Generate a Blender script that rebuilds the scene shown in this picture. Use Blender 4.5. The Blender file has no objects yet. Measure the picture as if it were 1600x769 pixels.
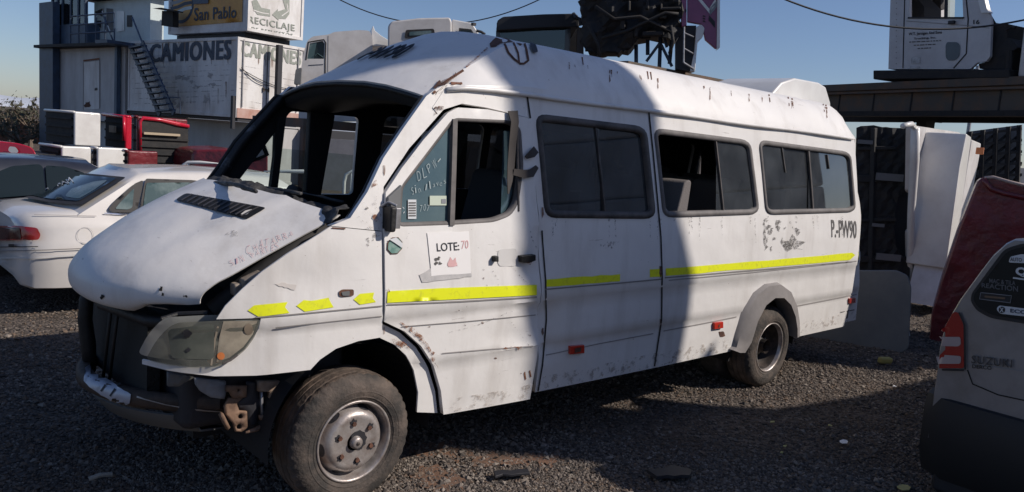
import bpy, math, random
import numpy as np
from mathutils import Vector, Matrix, geometry
from mathutils.bvhtree import BVHTree
random.seed(7); rng = np.random.default_rng(7)
R = math.radians
SC = bpy.context.scene
COL = SC.collection

# ------------------------------------------------------------------ camera
F_PX, CX, CY = 1233.9, 800.0, 384.5
def _axes(yaw, pitch, roll):
    f = np.array([math.cos(pitch)*math.sin(yaw), math.cos(pitch)*math.cos(yaw), math.sin(pitch)])
    r = np.array([math.cos(yaw), -math.sin(yaw), 0.0]); u = np.cross(r, f)
    c, s = math.cos(roll), math.sin(roll)
    return c*r+s*u, -s*r+c*u, f
CR, CU, CF = _axes(R(42.96), R(-7.35), R(4.29))
CO = np.array([-2.0785, -3.2199, 1.8978])
cd = bpy.data.cameras.new('camera'); cam = bpy.data.objects.new('camera', cd); COL.objects.link(cam)
cam.matrix_world = Matrix(((CR[0], CU[0], -CF[0], CO[0]), (CR[1], CU[1], -CF[1], CO[1]), (CR[2], CU[2], -CF[2], CO[2]), (0, 0, 0, 1)))
cd.sensor_width = 36; cd.lens = F_PX/1600*36; cd.clip_end = 20000; cd.clip_start = .05
SC.camera = cam
# ------------------------------------------------------------------ light
SUN_H = np.array([.64, -.77]); SUN_H /= np.linalg.norm(SUN_H); SUN_EL = R(36.5)
w = bpy.data.worlds.new('World'); SC.world = w; w.use_nodes = True
nt = w.node_tree; bg = nt.nodes['Background']
sky = nt.nodes.new('ShaderNodeTexSky'); sky.sky_type = 'NISHITA'; sky.sun_disc = False
sky.sun_elevation = SUN_EL; sky.sun_rotation = math.atan2(SUN_H[0], SUN_H[1])
sky.air_density = 1.0; sky.dust_density = .7; sky.ozone_density = 3.6; sky.altitude = 500
tint = nt.nodes.new('ShaderNodeMix'); tint.data_type = 'RGBA'; tint.blend_type = 'MULTIPLY'; tint.inputs['Factor'].default_value = 1; tint.inputs['B'].default_value = (1.04, 1.02, 1.13, 1)
nt.links.new(sky.outputs[0], tint.inputs['A']); nt.links.new(tint.outputs['Result'], bg.inputs[0]); bg.inputs[1].default_value = .080
sl = bpy.data.lights.new('sun', 'SUN'); sl.energy = 4.4; sl.angle = R(.5); sl.color = (1, .915, .82)
so = bpy.data.objects.new('sun', sl); COL.objects.link(so)
sd = Vector((SUN_H[0]*math.cos(SUN_EL), SUN_H[1]*math.cos(SUN_EL), math.sin(SUN_EL)))
so.rotation_euler = sd.to_track_quat('Z', 'Y').to_euler()
SC.view_settings.view_transform = 'Standard'; SC.view_settings.look = 'None'
SC.view_settings.exposure = 0.0; SC.view_settings.gamma = 1

# ------------------------------------------------------------------ maths helpers
def ray(px, py): return CF*F_PX + CR*(px-CX) - CU*(py-CY)
def at(px, py, D): r = ray(px, py); return CO + r*(D/F_PX)
def Y(px, py, y): r = ray(px, py); return CO + r*((y-CO[1])/r[1])
def Xp(px, py, x): r = ray(px, py); return CO + r*((x-CO[0])/r[0])
def Z(px, py, z=0): r = ray(px, py); return CO + r*((z-CO[2])/r[2])
def PL(px, py, P, n): r = ray(px, py); return CO + r*(((np.array(P)-CO)@n)/(r@n))
def interp(x, xs, ys): return float(np.interp(x, xs, ys))
def vn(P):
    d = CO-np.array(P, float); d[2] = 0; return d/np.linalg.norm(d)
def inpoly(P, poly):
    P = np.atleast_2d(P); poly = np.array(poly); x, y = P[:, 0], P[:, 1]; c = np.zeros(len(P), bool)
    n = len(poly); j = n-1
    for i in range(n):
        xi, yi = poly[i]; xj, yj = poly[j]
        if yi != yj:
            c ^= ((yi > y) != (yj > y)) & (x < (xj-xi)*(y-yi)/(yj-yi)+xi)
        j = i
    return c
def rnd(pts, r, n=4):
    """round the corners of a polygon"""
    out = []; N = len(pts); pts = [np.array(p, float) for p in pts]
    for i in range(N):
        p, a, b = pts[i], pts[i-1], pts[(i+1) % N]
        da, db = a-p, b-p; la, lb = np.linalg.norm(da), np.linalg.norm(db)
        k = min(r, la*.45, lb*.45); A = p+da/la*k; B = p+db/lb*k
        for t in np.linspace(0, 1, n+1): out.append((1-t)**2*A+2*t*(1-t)*p+t*t*B)
    return [tuple(o) for o in out]
def area2(p): p = np.array(p); return .5*np.sum(p[:, 0]*np.roll(p[:, 1], -1)-np.roll(p[:, 0], -1)*p[:, 1])
def inset(pts, d):
    p = np.array(pts, float)
    if area2(p) < 0: p = p[::-1]
    n = len(p); o = []
    for i in range(n):
        e1 = p[i]-p[i-1]; e2 = p[(i+1) % n]-p[i]
        n1 = np.array([-e1[1], e1[0]])/(np.linalg.norm(e1)+1e-9); n2 = np.array([-e2[1], e2[0]])/(np.linalg.norm(e2)+1e-9)
        m = n1+n2; m /= max(np.linalg.norm(m), 1e-6); c = max(.35, m@n1)
        o.append(p[i]+m*d/c)
    return [tuple(q) for q in o]
def cdt(outline, holes=(), step=.06, rows=()):
    V, E_ = [], []
    for loop in [outline]+list(holes):
        loop = [np.array(q, float) for q in loop]; s0 = len(V); n = len(loop)
        for i in range(n):
            a, b = loop[i], loop[(i+1) % n]; k = max(1, int(np.linalg.norm(b-a)/step))
            for t in range(k): V.append(a+(b-a)*t/k)
        m = len(V)-s0
        for i in range(m): E_.append((s0+i, s0+(i+1) % m))
    B = np.array(V); O_ = np.array(outline); lo, hi = O_.min(0), O_.max(0)
    gx = np.arange(lo[0]+step/2, hi[0], step); gy = np.arange(lo[1]+step/2, hi[1], step)
    gy = [g for g in gy if all(abs(g-r) > step*.5 for r in rows)]+[r for r in rows if lo[1] < r < hi[1]]
    g = np.array([(a, b) for a in gx for b in gy]) if len(gx) and len(gy) else np.zeros((0, 2))
    if len(g):
        k = inpoly(g, outline)
        for h in holes: k &= ~inpoly(g, h)
        g = g[k]
    if len(g):
        keep = []
        for q in g: keep.append(((B-q)**2).sum(1).min() > (step*.3)**2)
        g = g[np.array(keep)]
    P = [Vector((float(a), float(b))) for a, b in V]+[Vector((float(a), float(b))) for a, b in g]
    v, e, f, *_ = geometry.delaunay_2d_cdt(P, E_, [], 0, 1e-7)
    v = np.array([tuple(q) for q in v]); f = [tuple(q) for q in f]
    if not f: return v, []
    C = np.array([v[list(q)].mean(0) for q in f]); k = inpoly(C, outline)
    for h in holes: k &= ~inpoly(C, h)
    return v, [q for q, kk in zip(f, k) if kk]

# ------------------------------------------------------------------ object helpers
def mworld(o):
    M = o.matrix_basis.copy()
    return mworld(o.parent) @ M if o.parent else M
def tag(o, label=None, cat=None, group=None, kind=None):
    if label: o['label'] = label
    if cat: o['category'] = cat
    if group: o['group'] = group
    if kind: o['kind'] = kind
    return o
def thing(name, loc, label, cat, group=None, rotz=0):
    o = bpy.data.objects.new(name, None); o.empty_display_size = .2; COL.objects.link(o)
    o.location = [float(q) for q in loc]; o.rotation_euler = (0, 0, rotz)
    o.matrix_basis = Matrix.Translation(Vector([float(q) for q in loc])) @ Matrix.Rotation(rotz, 4, 'Z')
    return tag(o, label, cat, group)
def dup(o, loc, rotz=None, label=None):
    def cp(a, par):
        c = a.copy(); COL.objects.link(c)
        if par: c.parent = par
        for ch in [k for k in bpy.data.objects if k.parent == a and k is not c]: cp(ch, c)
        return c
    c = cp(o, None); c.location = loc
    if rotz is not None: c.rotation_euler = (0, 0, rotz)
    if label: c['label'] = label
    return c
class G:
    def __init__(s): s.v = []; s.f = []; s.m = []
    def add(s, v, f, mi=0):
        b = len(s.v); s.v += [tuple(float(c) for c in q) for q in v]
        for q in f: s.f.append(tuple(int(i)+b for i in q)); s.m.append(mi)
        return s
    def quadbox(s, P, mi=0):
        return s.add(P, [(0, 3, 2, 1), (4, 5, 6, 7), (0, 1, 5, 4), (1, 2, 6, 5), (2, 3, 7, 6), (3, 0, 4, 7)], mi)
    def ab(s, a, b, mi=0):
        (x0, y0, z0), (x1, y1, z1) = a, b
        return s.quadbox([(x0, y0, z0), (x1, y0, z0), (x1, y1, z0), (x0, y1, z0), (x0, y0, z1), (x1, y0, z1), (x1, y1, z1), (x0, y1, z1)], mi)
    def obox(s, c, ax, ay, az, mi=0):
        """box from centre and three half-axis vectors"""
        c, ax, ay, az = [np.array(q, float) for q in (c, ax, ay, az)]
        return s.quadbox([c-ax-ay-az, c+ax-ay-az, c+ax+ay-az, c-ax+ay-az, c-ax-ay+az, c+ax-ay+az, c+ax+ay+az, c-ax+ay+az], mi)
    def bar(s, a, b, w_, h_=None, mi=0, up=(0, 0, 1)):
        a, b = np.array(a, float), np.array(b, float); d = b-a; d /= np.linalg.norm(d)
        u = np.array(up, float)
        if abs(d@u) > .95: u = np.array([1., 0, 0])
        x = np.cross(d, u); x /= np.linalg.norm(x); y = np.cross(x, d)
        return s.obox((a+b)/2, (b-a)/2, x*w_/2, y*(h_ or w_)/2, mi)
    def tube(s, pts, r, n=8, mi=0):
        pts = [np.array(p, float) for p in pts]; b = len(s.v); N = len(pts); pr = None
        for i, p in enumerate(pts):
            d = pts[min(i+1, N-1)]-pts[max(i-1, 0)]; d = d/(np.linalg.norm(d)+1e-9)
            if pr is None:
                u = np.array([0, 0, 1.]) if abs(d[2]) < .9 else np.array([1., 0, 0]); pr = np.cross(d, u)
            x = pr-d*(pr@d); x /= np.linalg.norm(x); y = np.cross(d, x); pr = x
            rr = r[i] if hasattr(r, '__len__') else r
            for k in range(n):
                a = 2*math.pi*k/n; s.v.append(tuple(p+x*rr*math.cos(a)+y*rr*math.sin(a)))
        for i in range(N-1):
            for k in range(n):
                s.f.append((b+i*n+k, b+i*n+(k+1) % n, b+(i+1)*n+(k+1) % n, b+(i+1)*n+k)); s.m.append(mi)
        s.f.append(tuple(b+k for k in range(n))[::-1]); s.m.append(mi)
        s.f.append(tuple(b+(N-1)*n+k for k in range(n))); s.m.append(mi)
        return s
    def lathe(s, prof, c, seg=48, mi=0, fr=None, a0=0, a1=2*math.pi):
        """prof (radius, along y); axis is world y through c"""
        b = len(s.v); n = len(prof); full = abs(a1-a0-2*math.pi) < 1e-6; K = seg if full else seg+1
        for k in range(K):
            a = a0+(a1-a0)*k/seg
            for j, (r, y) in enumerate(prof):
                rr = r+(fr(j, k) if fr else 0)
                s.v.append((c[0]+rr*math.cos(a), c[1]+y, c[2]+rr*math.sin(a)))
        for k in range(seg):
            k2 = (k+1) % K
            for j in range(n-1):
                s.f.append((b+k*n+j, b+k*n+j+1, b+k2*n+j+1, b+k2*n+j)); s.m.append(mi)
        return s
    def prism(s, pts, vec, mi=0):
        n = len(pts); p = [np.array(q, float) for q in pts]; q = [a+np.array(vec, float) for a in p]
        b = len(s.v); s.v += [tuple(a) for a in p+q]
        s.f.append(tuple(b+i for i in range(n))); s.m.append(mi)
        s.f.append(tuple(b+n+i for i in range(n))[::-1]); s.m.append(mi)
        for i in range(n): s.f.append((b+i, b+n+i, b+n+(i+1) % n, b+(i+1) % n)); s.m.append(mi)
        return s
    def grid(s, rows, mi=0, close=False):
        b = len(s.v); n = len(rows[0])
        for r_ in rows: s.v += [tuple(float(c) for c in q) for q in r_]
        for i in range(len(rows)-1):
            for j in range(n-1 if not close else n):
                s.f.append((b+i*n+j, b+i*n+(j+1) % n, b+(i+1)*n+(j+1) % n, b+(i+1)*n+j)); s.m.append(mi)
        return s
    def bvh(s): return BVHTree.FromPolygons([Vector(q) for q in s.v], s.f)
    def build(s, name, mats, parent=None, smooth=False, bev=0, solid=0, smat=None, loc=None, face=None, auto=None, dis=None, sub=0, split=False):
        if split:
            par = list(range(len(s.v)))
            def fd(i):
                while par[i] != i: par[i] = par[par[i]]; i = par[i]
                return i
            for q in s.f:
                for i in q[1:]: par[fd(i)] = fd(q[0])
            grp = {}
            for q, m_ in zip(s.f, s.m): grp.setdefault(fd(q[0]), []).append((q, m_))
            o = None
            for fs in grp.values():
                us = sorted({i for q, _ in fs for i in q}); mp = {a: k for k, a in enumerate(us)}; h = G(); h.v = [s.v[i] for i in us]; h.f = [tuple(mp[i] for i in q) for q, _ in fs]; h.m = [m_ for _, m_ in fs]
                o = h.build(name, mats, parent, smooth, bev, solid, smat, loc, face, auto, dis, sub)
            return o
        me = bpy.data.meshes.new(name); mats = mats if isinstance(mats, (list, tuple)) else [mats]
        M = Matrix.Identity(4)
        if parent: M = mworld(parent).inverted()
        elif loc is not None: M = Matrix.Translation(-Vector([float(q) for q in loc]))
        me.from_pydata([tuple(M @ Vector(q)) for q in s.v], [], s.f)
        for m in mats: me.materials.append(m)
        if max(s.m, default=0): me.polygons.foreach_set('material_index', s.m)
        import bmesh
        bm = bmesh.new(); bm.from_mesh(me)
        if face is None: bmesh.ops.recalc_face_normals(bm, faces=bm.faces)
        else:
            fv = Vector(face); tot = sum((f.normal.dot(fv)*f.calc_area() for f in bm.faces))
            bmesh.ops.recalc_face_normals(bm, faces=bm.faces)
            tot = sum((f.normal.dot(fv)*f.calc_area() for f in bm.faces))
            if tot < 0: bmesh.ops.reverse_faces(bm, faces=bm.faces)
        bm.to_mesh(me); bm.free()
        if smooth: me.polygons.foreach_set('use_smooth', [True]*len(me.polygons))
        o = bpy.data.objects.new(name, me); COL.objects.link(o)
        if parent: o.parent = parent
        elif loc is not None: o.matrix_basis = Matrix.Translation(Vector([float(q) for q in loc]))
        if auto:
            me.set_sharp_from_angle(angle=R(auto))
        if solid and smooth:
            cnt = np.zeros(len(me.edges), int)
            li = np.zeros(len(me.loops), np.int32); me.loops.foreach_get('edge_index', li); np.add.at(cnt, li, 1)
            at_ = me.attributes.get('sharp_edge') or me.attributes.new('sharp_edge', 'BOOLEAN', 'EDGE')
            cur = np.zeros(len(me.edges), bool); at_.data.foreach_get('value', cur); at_.data.foreach_set('value', cur | (cnt == 1))
        if sub:
            d = o.modifiers.new('s', 'SUBSURF'); d.levels = d.render_levels = sub
        if dis:
            t = bpy.data.textures.new(name, 'CLOUDS'); t.noise_scale = dis[1]
            d = o.modifiers.new('d', 'DISPLACE'); d.texture = t; d.strength = dis[0]; d.texture_coords = 'GLOBAL'
        if solid:
            d = o.modifiers.new('t', 'SOLIDIFY'); d.thickness = solid; d.offset = -1
            if smat is not None: d.material_offset = smat
        if bev:
            d = o.modifiers.new('b', 'BEVEL'); d.width = bev; d.segments = 3; d.limit_method = 'ANGLE'; d.angle_limit = R(35)
            me.polygons.foreach_set('use_smooth', [True]*len(me.polygons)); d.harden_normals = True
        return o

# ------------------------------------------------------------------ materials
def mat(name, col, rough=.5, metal=0, noise=0, scale=4, col2=None, bump=0, bscale=30, coat=0, spec=.5, stretch=None, thr=(.4, .7), bdist=.02):
    m = bpy.data.materials.new(name); m.use_nodes = True; t = m.node_tree; b = t.nodes['Principled BSDF']
    b.inputs['Base Color'].default_value = (*col, 1); b.inputs['Roughness'].default_value = rough
    b.inputs['Metallic'].default_value = metal; b.inputs['Coat Weight'].default_value = coat; b.inputs['Specular IOR Level'].default_value = spec
    tc = t.nodes.new('ShaderNodeTexCoord'); src = tc.outputs['Object']
    if stretch:
        mp = t.nodes.new('ShaderNodeMapping'); mp.inputs['Scale'].default_value = stretch; t.links.new(src, mp.inputs[0]); src = mp.outputs[0]
    if col2:
        n = t.nodes.new('ShaderNodeTexNoise'); n.inputs['Scale'].default_value = scale; n.inputs['Detail'].default_value = 8; n.inputs['Roughness'].default_value = .65
        t.links.new(src, n.inputs['Vector'])
        r_ = t.nodes.new('ShaderNodeMapRange'); r_.inputs['From Min'].default_value = thr[0]; r_.inputs['From Max'].default_value = thr[1]
        t.links.new(n.outputs['Fac'], r_.inputs['Value'])
        x = t.nodes.new('ShaderNodeMix'); x.data_type = 'RGBA'; x.inputs['A'].default_value = (*col, 1); x.inputs['B'].default_value = (*col2, 1)
        t.links.new(r_.outputs[0], x.inputs['Factor']); t.links.new(x.outputs['Result'], b.inputs['Base Color'])
    if bump:
        n = t.nodes.new('ShaderNodeTexNoise'); n.inputs['Scale'].default_value = bscale; n.inputs['Detail'].default_value = 5
        t.links.new(src, n.inputs['Vector'])
        u = t.nodes.new('ShaderNodeBump'); u.inputs['Strength'].default_value = bump; u.inputs['Distance'].default_value = bdist
        t.links.new(n.outputs['Fac'], u.inputs['Height']); t.links.new(u.outputs[0], b.inputs['Normal'])
    return m
def glass(name, tint, refl=.1, rough=.02, ior=1.5, dust=0):
    m = bpy.data.materials.new(name); m.use_nodes = True; t = m.node_tree; t.nodes.remove(t.nodes['Principled BSDF'])
    o = t.nodes['Material Output']; a = t.nodes.new('ShaderNodeBsdfTransparent'); a.inputs[0].default_value = (*tint, 1)
    g = t.nodes.new('ShaderNodeBsdfGlossy'); g.inputs['Roughness'].default_value = rough
    f = t.nodes.new('ShaderNodeFresnel'); f.inputs[0].default_value = ior
    ad = t.nodes.new('ShaderNodeMath'); ad.operation = 'ADD'; ad.inputs[1].default_value = refl; t.links.new(f.outputs[0], ad.inputs[0])
    x = t.nodes.new('ShaderNodeMixShader'); t.links.new(ad.outputs[0], x.inputs[0]); t.links.new(a.outputs[0], x.inputs[1]); t.links.new(g.outputs[0], x.inputs[2])
    if dust:
        d = t.nodes.new('ShaderNodeBsdfDiffuse'); d.inputs[0].default_value = (.27, .30, .33, 1); y = t.nodes.new('ShaderNodeMixShader')
        n = t.nodes.new('ShaderNodeTexNoise'); n.inputs['Scale'].default_value = 3.5; n.inputs['Detail'].default_value = 7; tc = t.nodes.new('ShaderNodeTexCoord'); r_ = t.nodes.new('ShaderNodeMapRange'); r_.inputs['From Min'].default_value = .3; r_.inputs['From Max'].default_value = .8; r_.inputs['To Min'].default_value = dust*.4; r_.inputs['To Max'].default_value = dust*1.8
        t.links.new(tc.outputs['Object'], n.inputs['Vector']); t.links.new(n.outputs['Fac'], r_.inputs['Value']); t.links.new(r_.outputs[0], y.inputs[0]); t.links.new(x.outputs[0], y.inputs[1]); t.links.new(d.outputs[0], y.inputs[2]); x = y
    t.links.new(x.outputs[0], o.inputs[0]); return m
def van_paint():
    m = bpy.data.materials.new('worn_white_paint'); m.use_nodes = True; t = m.node_tree; b = t.nodes['Principled BSDF']
    L = t.links; tc = t.nodes.new('ShaderNodeTexCoord')
    def noise(sc, det, stretch=None):
        n = t.nodes.new('ShaderNodeTexNoise'); n.inputs['Scale'].default_value = sc; n.inputs['Detail'].default_value = det; n.inputs['Roughness'].default_value = .6
        s = tc.outputs['Object']
        if stretch:
            mp = t.nodes.new('ShaderNodeMapping'); mp.inputs['Scale'].default_value = stretch; L.new(s, mp.inputs[0]); s = mp.outputs[0]
        L.new(s, n.inputs['Vector']); return n.outputs['Fac']
    def rngn(v, a, c, d=1.0):
        r_ = t.nodes.new('ShaderNodeMapRange'); r_.inputs['From Min'].default_value = a; r_.inputs['From Max'].default_value = c; r_.inputs['To Max'].default_value = d
        L.new(v, r_.inputs['Value']); return r_.outputs[0]
    def mix(f, A, B):
        x = t.nodes.new('ShaderNodeMix'); x.data_type = 'RGBA'; L.new(f, x.inputs['Factor'])
        for k, s in (('A', A), ('B', B)):
            if isinstance(s, tuple): x.inputs[k].default_value = (*s, 1)
            else: L.new(s, x.inputs[k])
        return x.outputs['Result']
    c = mix(rngn(noise(1.6, 8), .42, .75, .55), (.73, .71, .69), (.60, .575, .555))
    c = mix(rngn(noise(6, 9, (1, 1, .18)), .52, .78, .55), c, (.46, .425, .39))
    # scuffs: small dark-brown specks and long thin scratches
    c = mix(rngn(noise(38, 6), .70, .74, .75), c, (.16, .10, .07))
    c = mix(rngn(noise(9, 10, (.35, 1, 5)), .69, .72, .6), c, (.30, .27, .25))
    L.new(c, b.inputs['Base Color'])
    L.new(rngn(noise(3, 6), .2, .8, .35), b.inputs['Roughness'])
    r2 = t.nodes.new('ShaderNodeMapRange'); r2.inputs['To Min'].default_value = .28; r2.inputs['To Max'].default_value = .6; L.new(noise(3, 6), r2.inputs['Value']); L.new(r2.outputs[0], b.inputs['Roughness'])
    u = t.nodes.new('ShaderNodeBump'); u.inputs['Strength'].default_value = .55; u.inputs['Distance'].default_value = .03
    u2 = t.nodes.new('ShaderNodeBump'); u2.inputs['Strength'].default_value = .12; u2.inputs['Distance'].default_value = .02; L.new(noise(7, 4), u2.inputs['Height']); L.new(u2.outputs[0], u.inputs['Normal'])
    L.new(noise(1.9, 2.5), u.inputs['Height']); L.new(u.outputs[0], b.inputs['Normal'])
    return m
M = dict(
    van=van_paint(),
    inner=mat('dark_interior_trim', (.012, .012, .014), .8),
    black=mat('black_plastic', (.009, .009, .010), .6, bump=.2, bscale=40),
    rubber=mat('window_rubber', (.03, .028, .028), .6, col2=(.11, .095, .09), scale=6),
    greyrub=mat('faded_rubber', (.10, .092, .09), .7, col2=(.17, .155, .15), scale=8),
    tyre=mat('dusty_tyre_rubber', (.035, .031, .028), .85, col2=(.13, .10, .082), scale=7, bump=.3, bscale=60),
    tread=mat('worn_tread_rubber', (.06, .045, .036), .9, col2=(.16, .115, .088), scale=9, bump=.4, bscale=50),
    rim=mat('dirty_steel_rim', (.42, .39, .375), .42, .5, col2=(.22, .17, .145), scale=9, bump=.15, bscale=25),
    rimdark=mat('dark_rim_barrel', (.02, .018, .017), .6, .3, col2=(.09, .07, .06), scale=10),
    rust=mat('rust', (.16, .055, .028), .9, col2=(.32, .17, .10), scale=30, bump=.5, bscale=60),
    rustdk=mat('dark_rust', (.07, .032, .022), .9, col2=(.17, .075, .045), scale=40),
    bracket=mat('rusty_brown_steel', (.24, .15, .10), .75, .2, col2=(.11, .065, .045), scale=14, bump=.4, bscale=60, bdist=.003),
    yellow=mat('fluorescent_yellow_tape', (.76, .80, .015), .45, col2=(.50, .50, .05), scale=26, thr=(.52, .78)),
    ink=mat('black_lettering', (.02, .02, .025), .6),
    inkgrey=mat('worn_grey_lettering', (.075, .07, .068), .7, col2=(.16, .15, .145), scale=60),
    inkblue=mat('blue_grey_lettering', (.03, .045, .08), .6),
    seam=mat('panel_gap', (.02, .018, .017), .9),
    crease=mat('grey_line', (.28, .26, .25), .8),  # thin grey line colour for creases, seams and rivets
    paper=mat('white_paper', (.78, .76, .75), .7),
    pink=mat('faint_pink_marker', (.66, .40, .40), .7),
    redmark=mat('pale_red_marker', (.62, .40, .41), .6),
    whitemark=mat('white_marker', (.36, .42, .43), .7),
    glassd=glass('tinted_window', (.10, .11, .12), .11, dust=.11),
    glassw=glass('smoked_window', (.06, .065, .07), .06),
    glassc=glass('greenish_window', (.66, .76, .74), .03),
    glassq=mat('dusty_teal_quarter_glass', (.045, .085, .10), .18, col2=(.075, .12, .13), scale=4, coat=.5),
    lens=None,
    red=mat('red_reflector', (.48, .035, .02), .25, coat=.5),
    amber=mat('amber_lens', (.55, .18, .06), .3),
    chrome=mat('chrome', (.6, .6, .62), .15, 1),
    alu=mat('grey_metal', (.38, .38, .40), .45, .7, col2=(.2, .19, .18), scale=12),
    whitem=mat('scuffed_white_metal', (.42, .44, .50), .4, .3, col2=(.12, .10, .09), scale=6, thr=(.56, .66)),
    strap=mat('grey_brown_webbing', (.042, .035, .032), .8),
    seat=mat('grey_seat_fabric', (.16, .145, .14), .95, bump=.2, bscale=80),
    debris=mat('crumpled_dusty_plastic', (.02, .02, .022), .7, col2=(.13, .125, .12), scale=9, bump=.6, bscale=20, thr=(.48, .72)),
    sedan=mat('cream_white_paint', (.68, .645, .61), .25, coat=.6, col2=(.60, .57, .54), scale=2),
    dkblue=mat('dark_blue_grey_paint', (.018, .020, .030), .3, coat=.5, col2=(.03, .033, .043), scale=3),
    carglass=mat('dark_car_glass', (.012, .019, .022), .10, spec=.35),
    tealglass=mat('teal_glass_painted_reflections', (.05, .085, .085), .12, col2=(.22, .27, .26), scale=2.6, coat=.3, thr=(.45, .75)),  # paler second tone painted as bright reflections in the glass
    trim=mat('dark_window_trim', (.035, .033, .033), .6, spec=.3),
    silver=mat('silver_car_paint', (.27, .265, .275), .35, .35, coat=.4, col2=(.18, .17, .17), scale=3),
    bumper=mat('black_bumper_plastic', (.018, .018, .02), .6),
    tail=mat('red_tail_lamp', (.33, .012, .012), .15, coat=.6),
    tailw=mat('clear_tail_lamp', (.42, .34, .33), .2, coat=.6),
    sticker=mat('white_sticker', (.6, .62, .64), .5),
    stickerg=mat('grey_sticker', (.22, .23, .25), .5),
    stickergreen=mat('green_sticker', (.10, .22, .19), .5, col2=(.3, .4, .36), scale=30),
    redp=mat('glossy_red_paint', (.50, .012, .035), .25, coat=.5),
    dkred=mat('maroon_paint', (.16, .014, .020), .4, coat=.4, col2=(.10, .012, .014), scale=3, bump=.55, bscale=2.6, bdist=.12),
    whitep=mat('clean_white_panel', (.70, .69, .67), .35, coat=.3, col2=(.6, .58, .56), scale=3),
    bedwhite=mat('white_bed_paint', (.62, .60, .60), .4, col2=(.46, .43, .42), scale=2.5, bump=.15, bscale=4),
    under=mat('dark_underbody', (.014, .015, .017), .8, col2=(.034, .03, .028), scale=4, bump=.4, bscale=8), seatd=mat('dark_seat_fabric', (.02, .02, .022), .95),
    panelgrey=mat('dull_grey_plastic', (.12, .125, .13), .6, col2=(.16, .16, .16), scale=3),
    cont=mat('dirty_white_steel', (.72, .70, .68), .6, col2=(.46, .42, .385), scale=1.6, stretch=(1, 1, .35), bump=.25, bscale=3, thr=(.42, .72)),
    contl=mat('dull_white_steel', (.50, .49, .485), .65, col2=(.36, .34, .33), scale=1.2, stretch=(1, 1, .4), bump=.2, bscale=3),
    pinkrail=mat('faded_red_rail', (.50, .33, .28), .7, col2=(.4, .2, .15), scale=4),
    blue=mat('dark_blue_steel', (.035, .065, .12), .5, col2=(.03, .04, .06), scale=3),
    bluelt=mat('mid_blue_panel', (.06, .10, .16), .55, col2=(.04, .06, .09), scale=3),
    paleblue=mat('pale_blue_boards', (.56, .64, .64), .6, col2=(.48, .54, .54), scale=2),
    orange=mat('orange_sign_board', (.60, .32, .07), .55, col2=(.48, .24, .06), scale=3),
    olive=mat('grey_green_lettering', (.27, .29, .25), .7, col2=(.36, .37, .33), scale=20),
    navy=mat('navy_lettering', (.03, .045, .075), .6, col2=(.05, .065, .09), scale=12),
    dark=mat('dark_steel', (.010, .010, .012), .75, col2=(.028, .022, .018), scale=5),
    beam=mat('weathered_steel_beam', (.10, .085, .07), .75, .2, col2=(.19, .10, .055), scale=2.5, bump=.3, bscale=12, thr=(.45, .75)),
    cabw=mat('white_truck_paint', (.60, .575, .56), .4, coat=.3, col2=(.46, .43, .41), scale=2),
    cabgrey=mat('pale_grey_truck_paint', (.54, .53, .535), .45, col2=(.44, .42, .42), scale=2),
    purple=mat('magenta_purple_paint', (.24, .045, .13), .35, coat=.4, col2=(.18, .03, .10), scale=3),
    wall=mat('grey_concrete_wall', (.36, .35, .355), .9, col2=(.28, .27, .27), scale=2),
    bark=mat('pale_bark', (.16, .12, .09), .9),
    leaf=mat('grey_green_leaves', (.065, .07, .045), .8, col2=(.10, .085, .06), scale=3),
    wood=mat('dry_stick', (.33, .30, .26), .9), lemon=mat('yellow_plastic', (.38, .31, .09), .6), dryleaf=mat('yellowed_leaf', (.40, .36, .14), .8),
    cable=mat('black_cable', (.015, .015, .018), .6), tan=mat('tan_timber', (.42, .34, .24), .8),
)
def lens_mat():
    m = bpy.data.materials.new('yellowed_headlight_lens'); m.use_nodes = True; t = m.node_tree; b = t.nodes['Principled BSDF']; o = t.nodes['Material Output']
    b.inputs['Base Color'].default_value = (.16, .165, .145, 1); b.inputs['Roughness'].default_value = .16; b.inputs['Coat Weight'].default_value = .7
    a = t.nodes.new('ShaderNodeBsdfTransparent'); a.inputs[0].default_value = (.72, .70, .62, 1)
    x = t.nodes.new('ShaderNodeMixShader'); n = t.nodes.new('ShaderNodeTexNoise'); n.inputs['Scale'].default_value = 14
    r_ = t.nodes.new('ShaderNodeMapRange'); r_.inputs['To Min'].default_value = .38; r_.inputs['To Max'].default_value = .72
    tc = t.nodes.new('ShaderNodeTexCoord'); t.links.new(tc.outputs['Object'], n.inputs['Vector']); t.links.new(n.outputs['Fac'], r_.inputs['Value'])
    t.links.new(r_.outputs[0], x.inputs[0]); t.links.new(a.outputs[0], x.inputs[1]); t.links.new(b.outputs[0], x.inputs[2]); t.links.new(x.outputs[0], o.inputs[0]); return m
M['lens'] = lens_mat()
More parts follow.
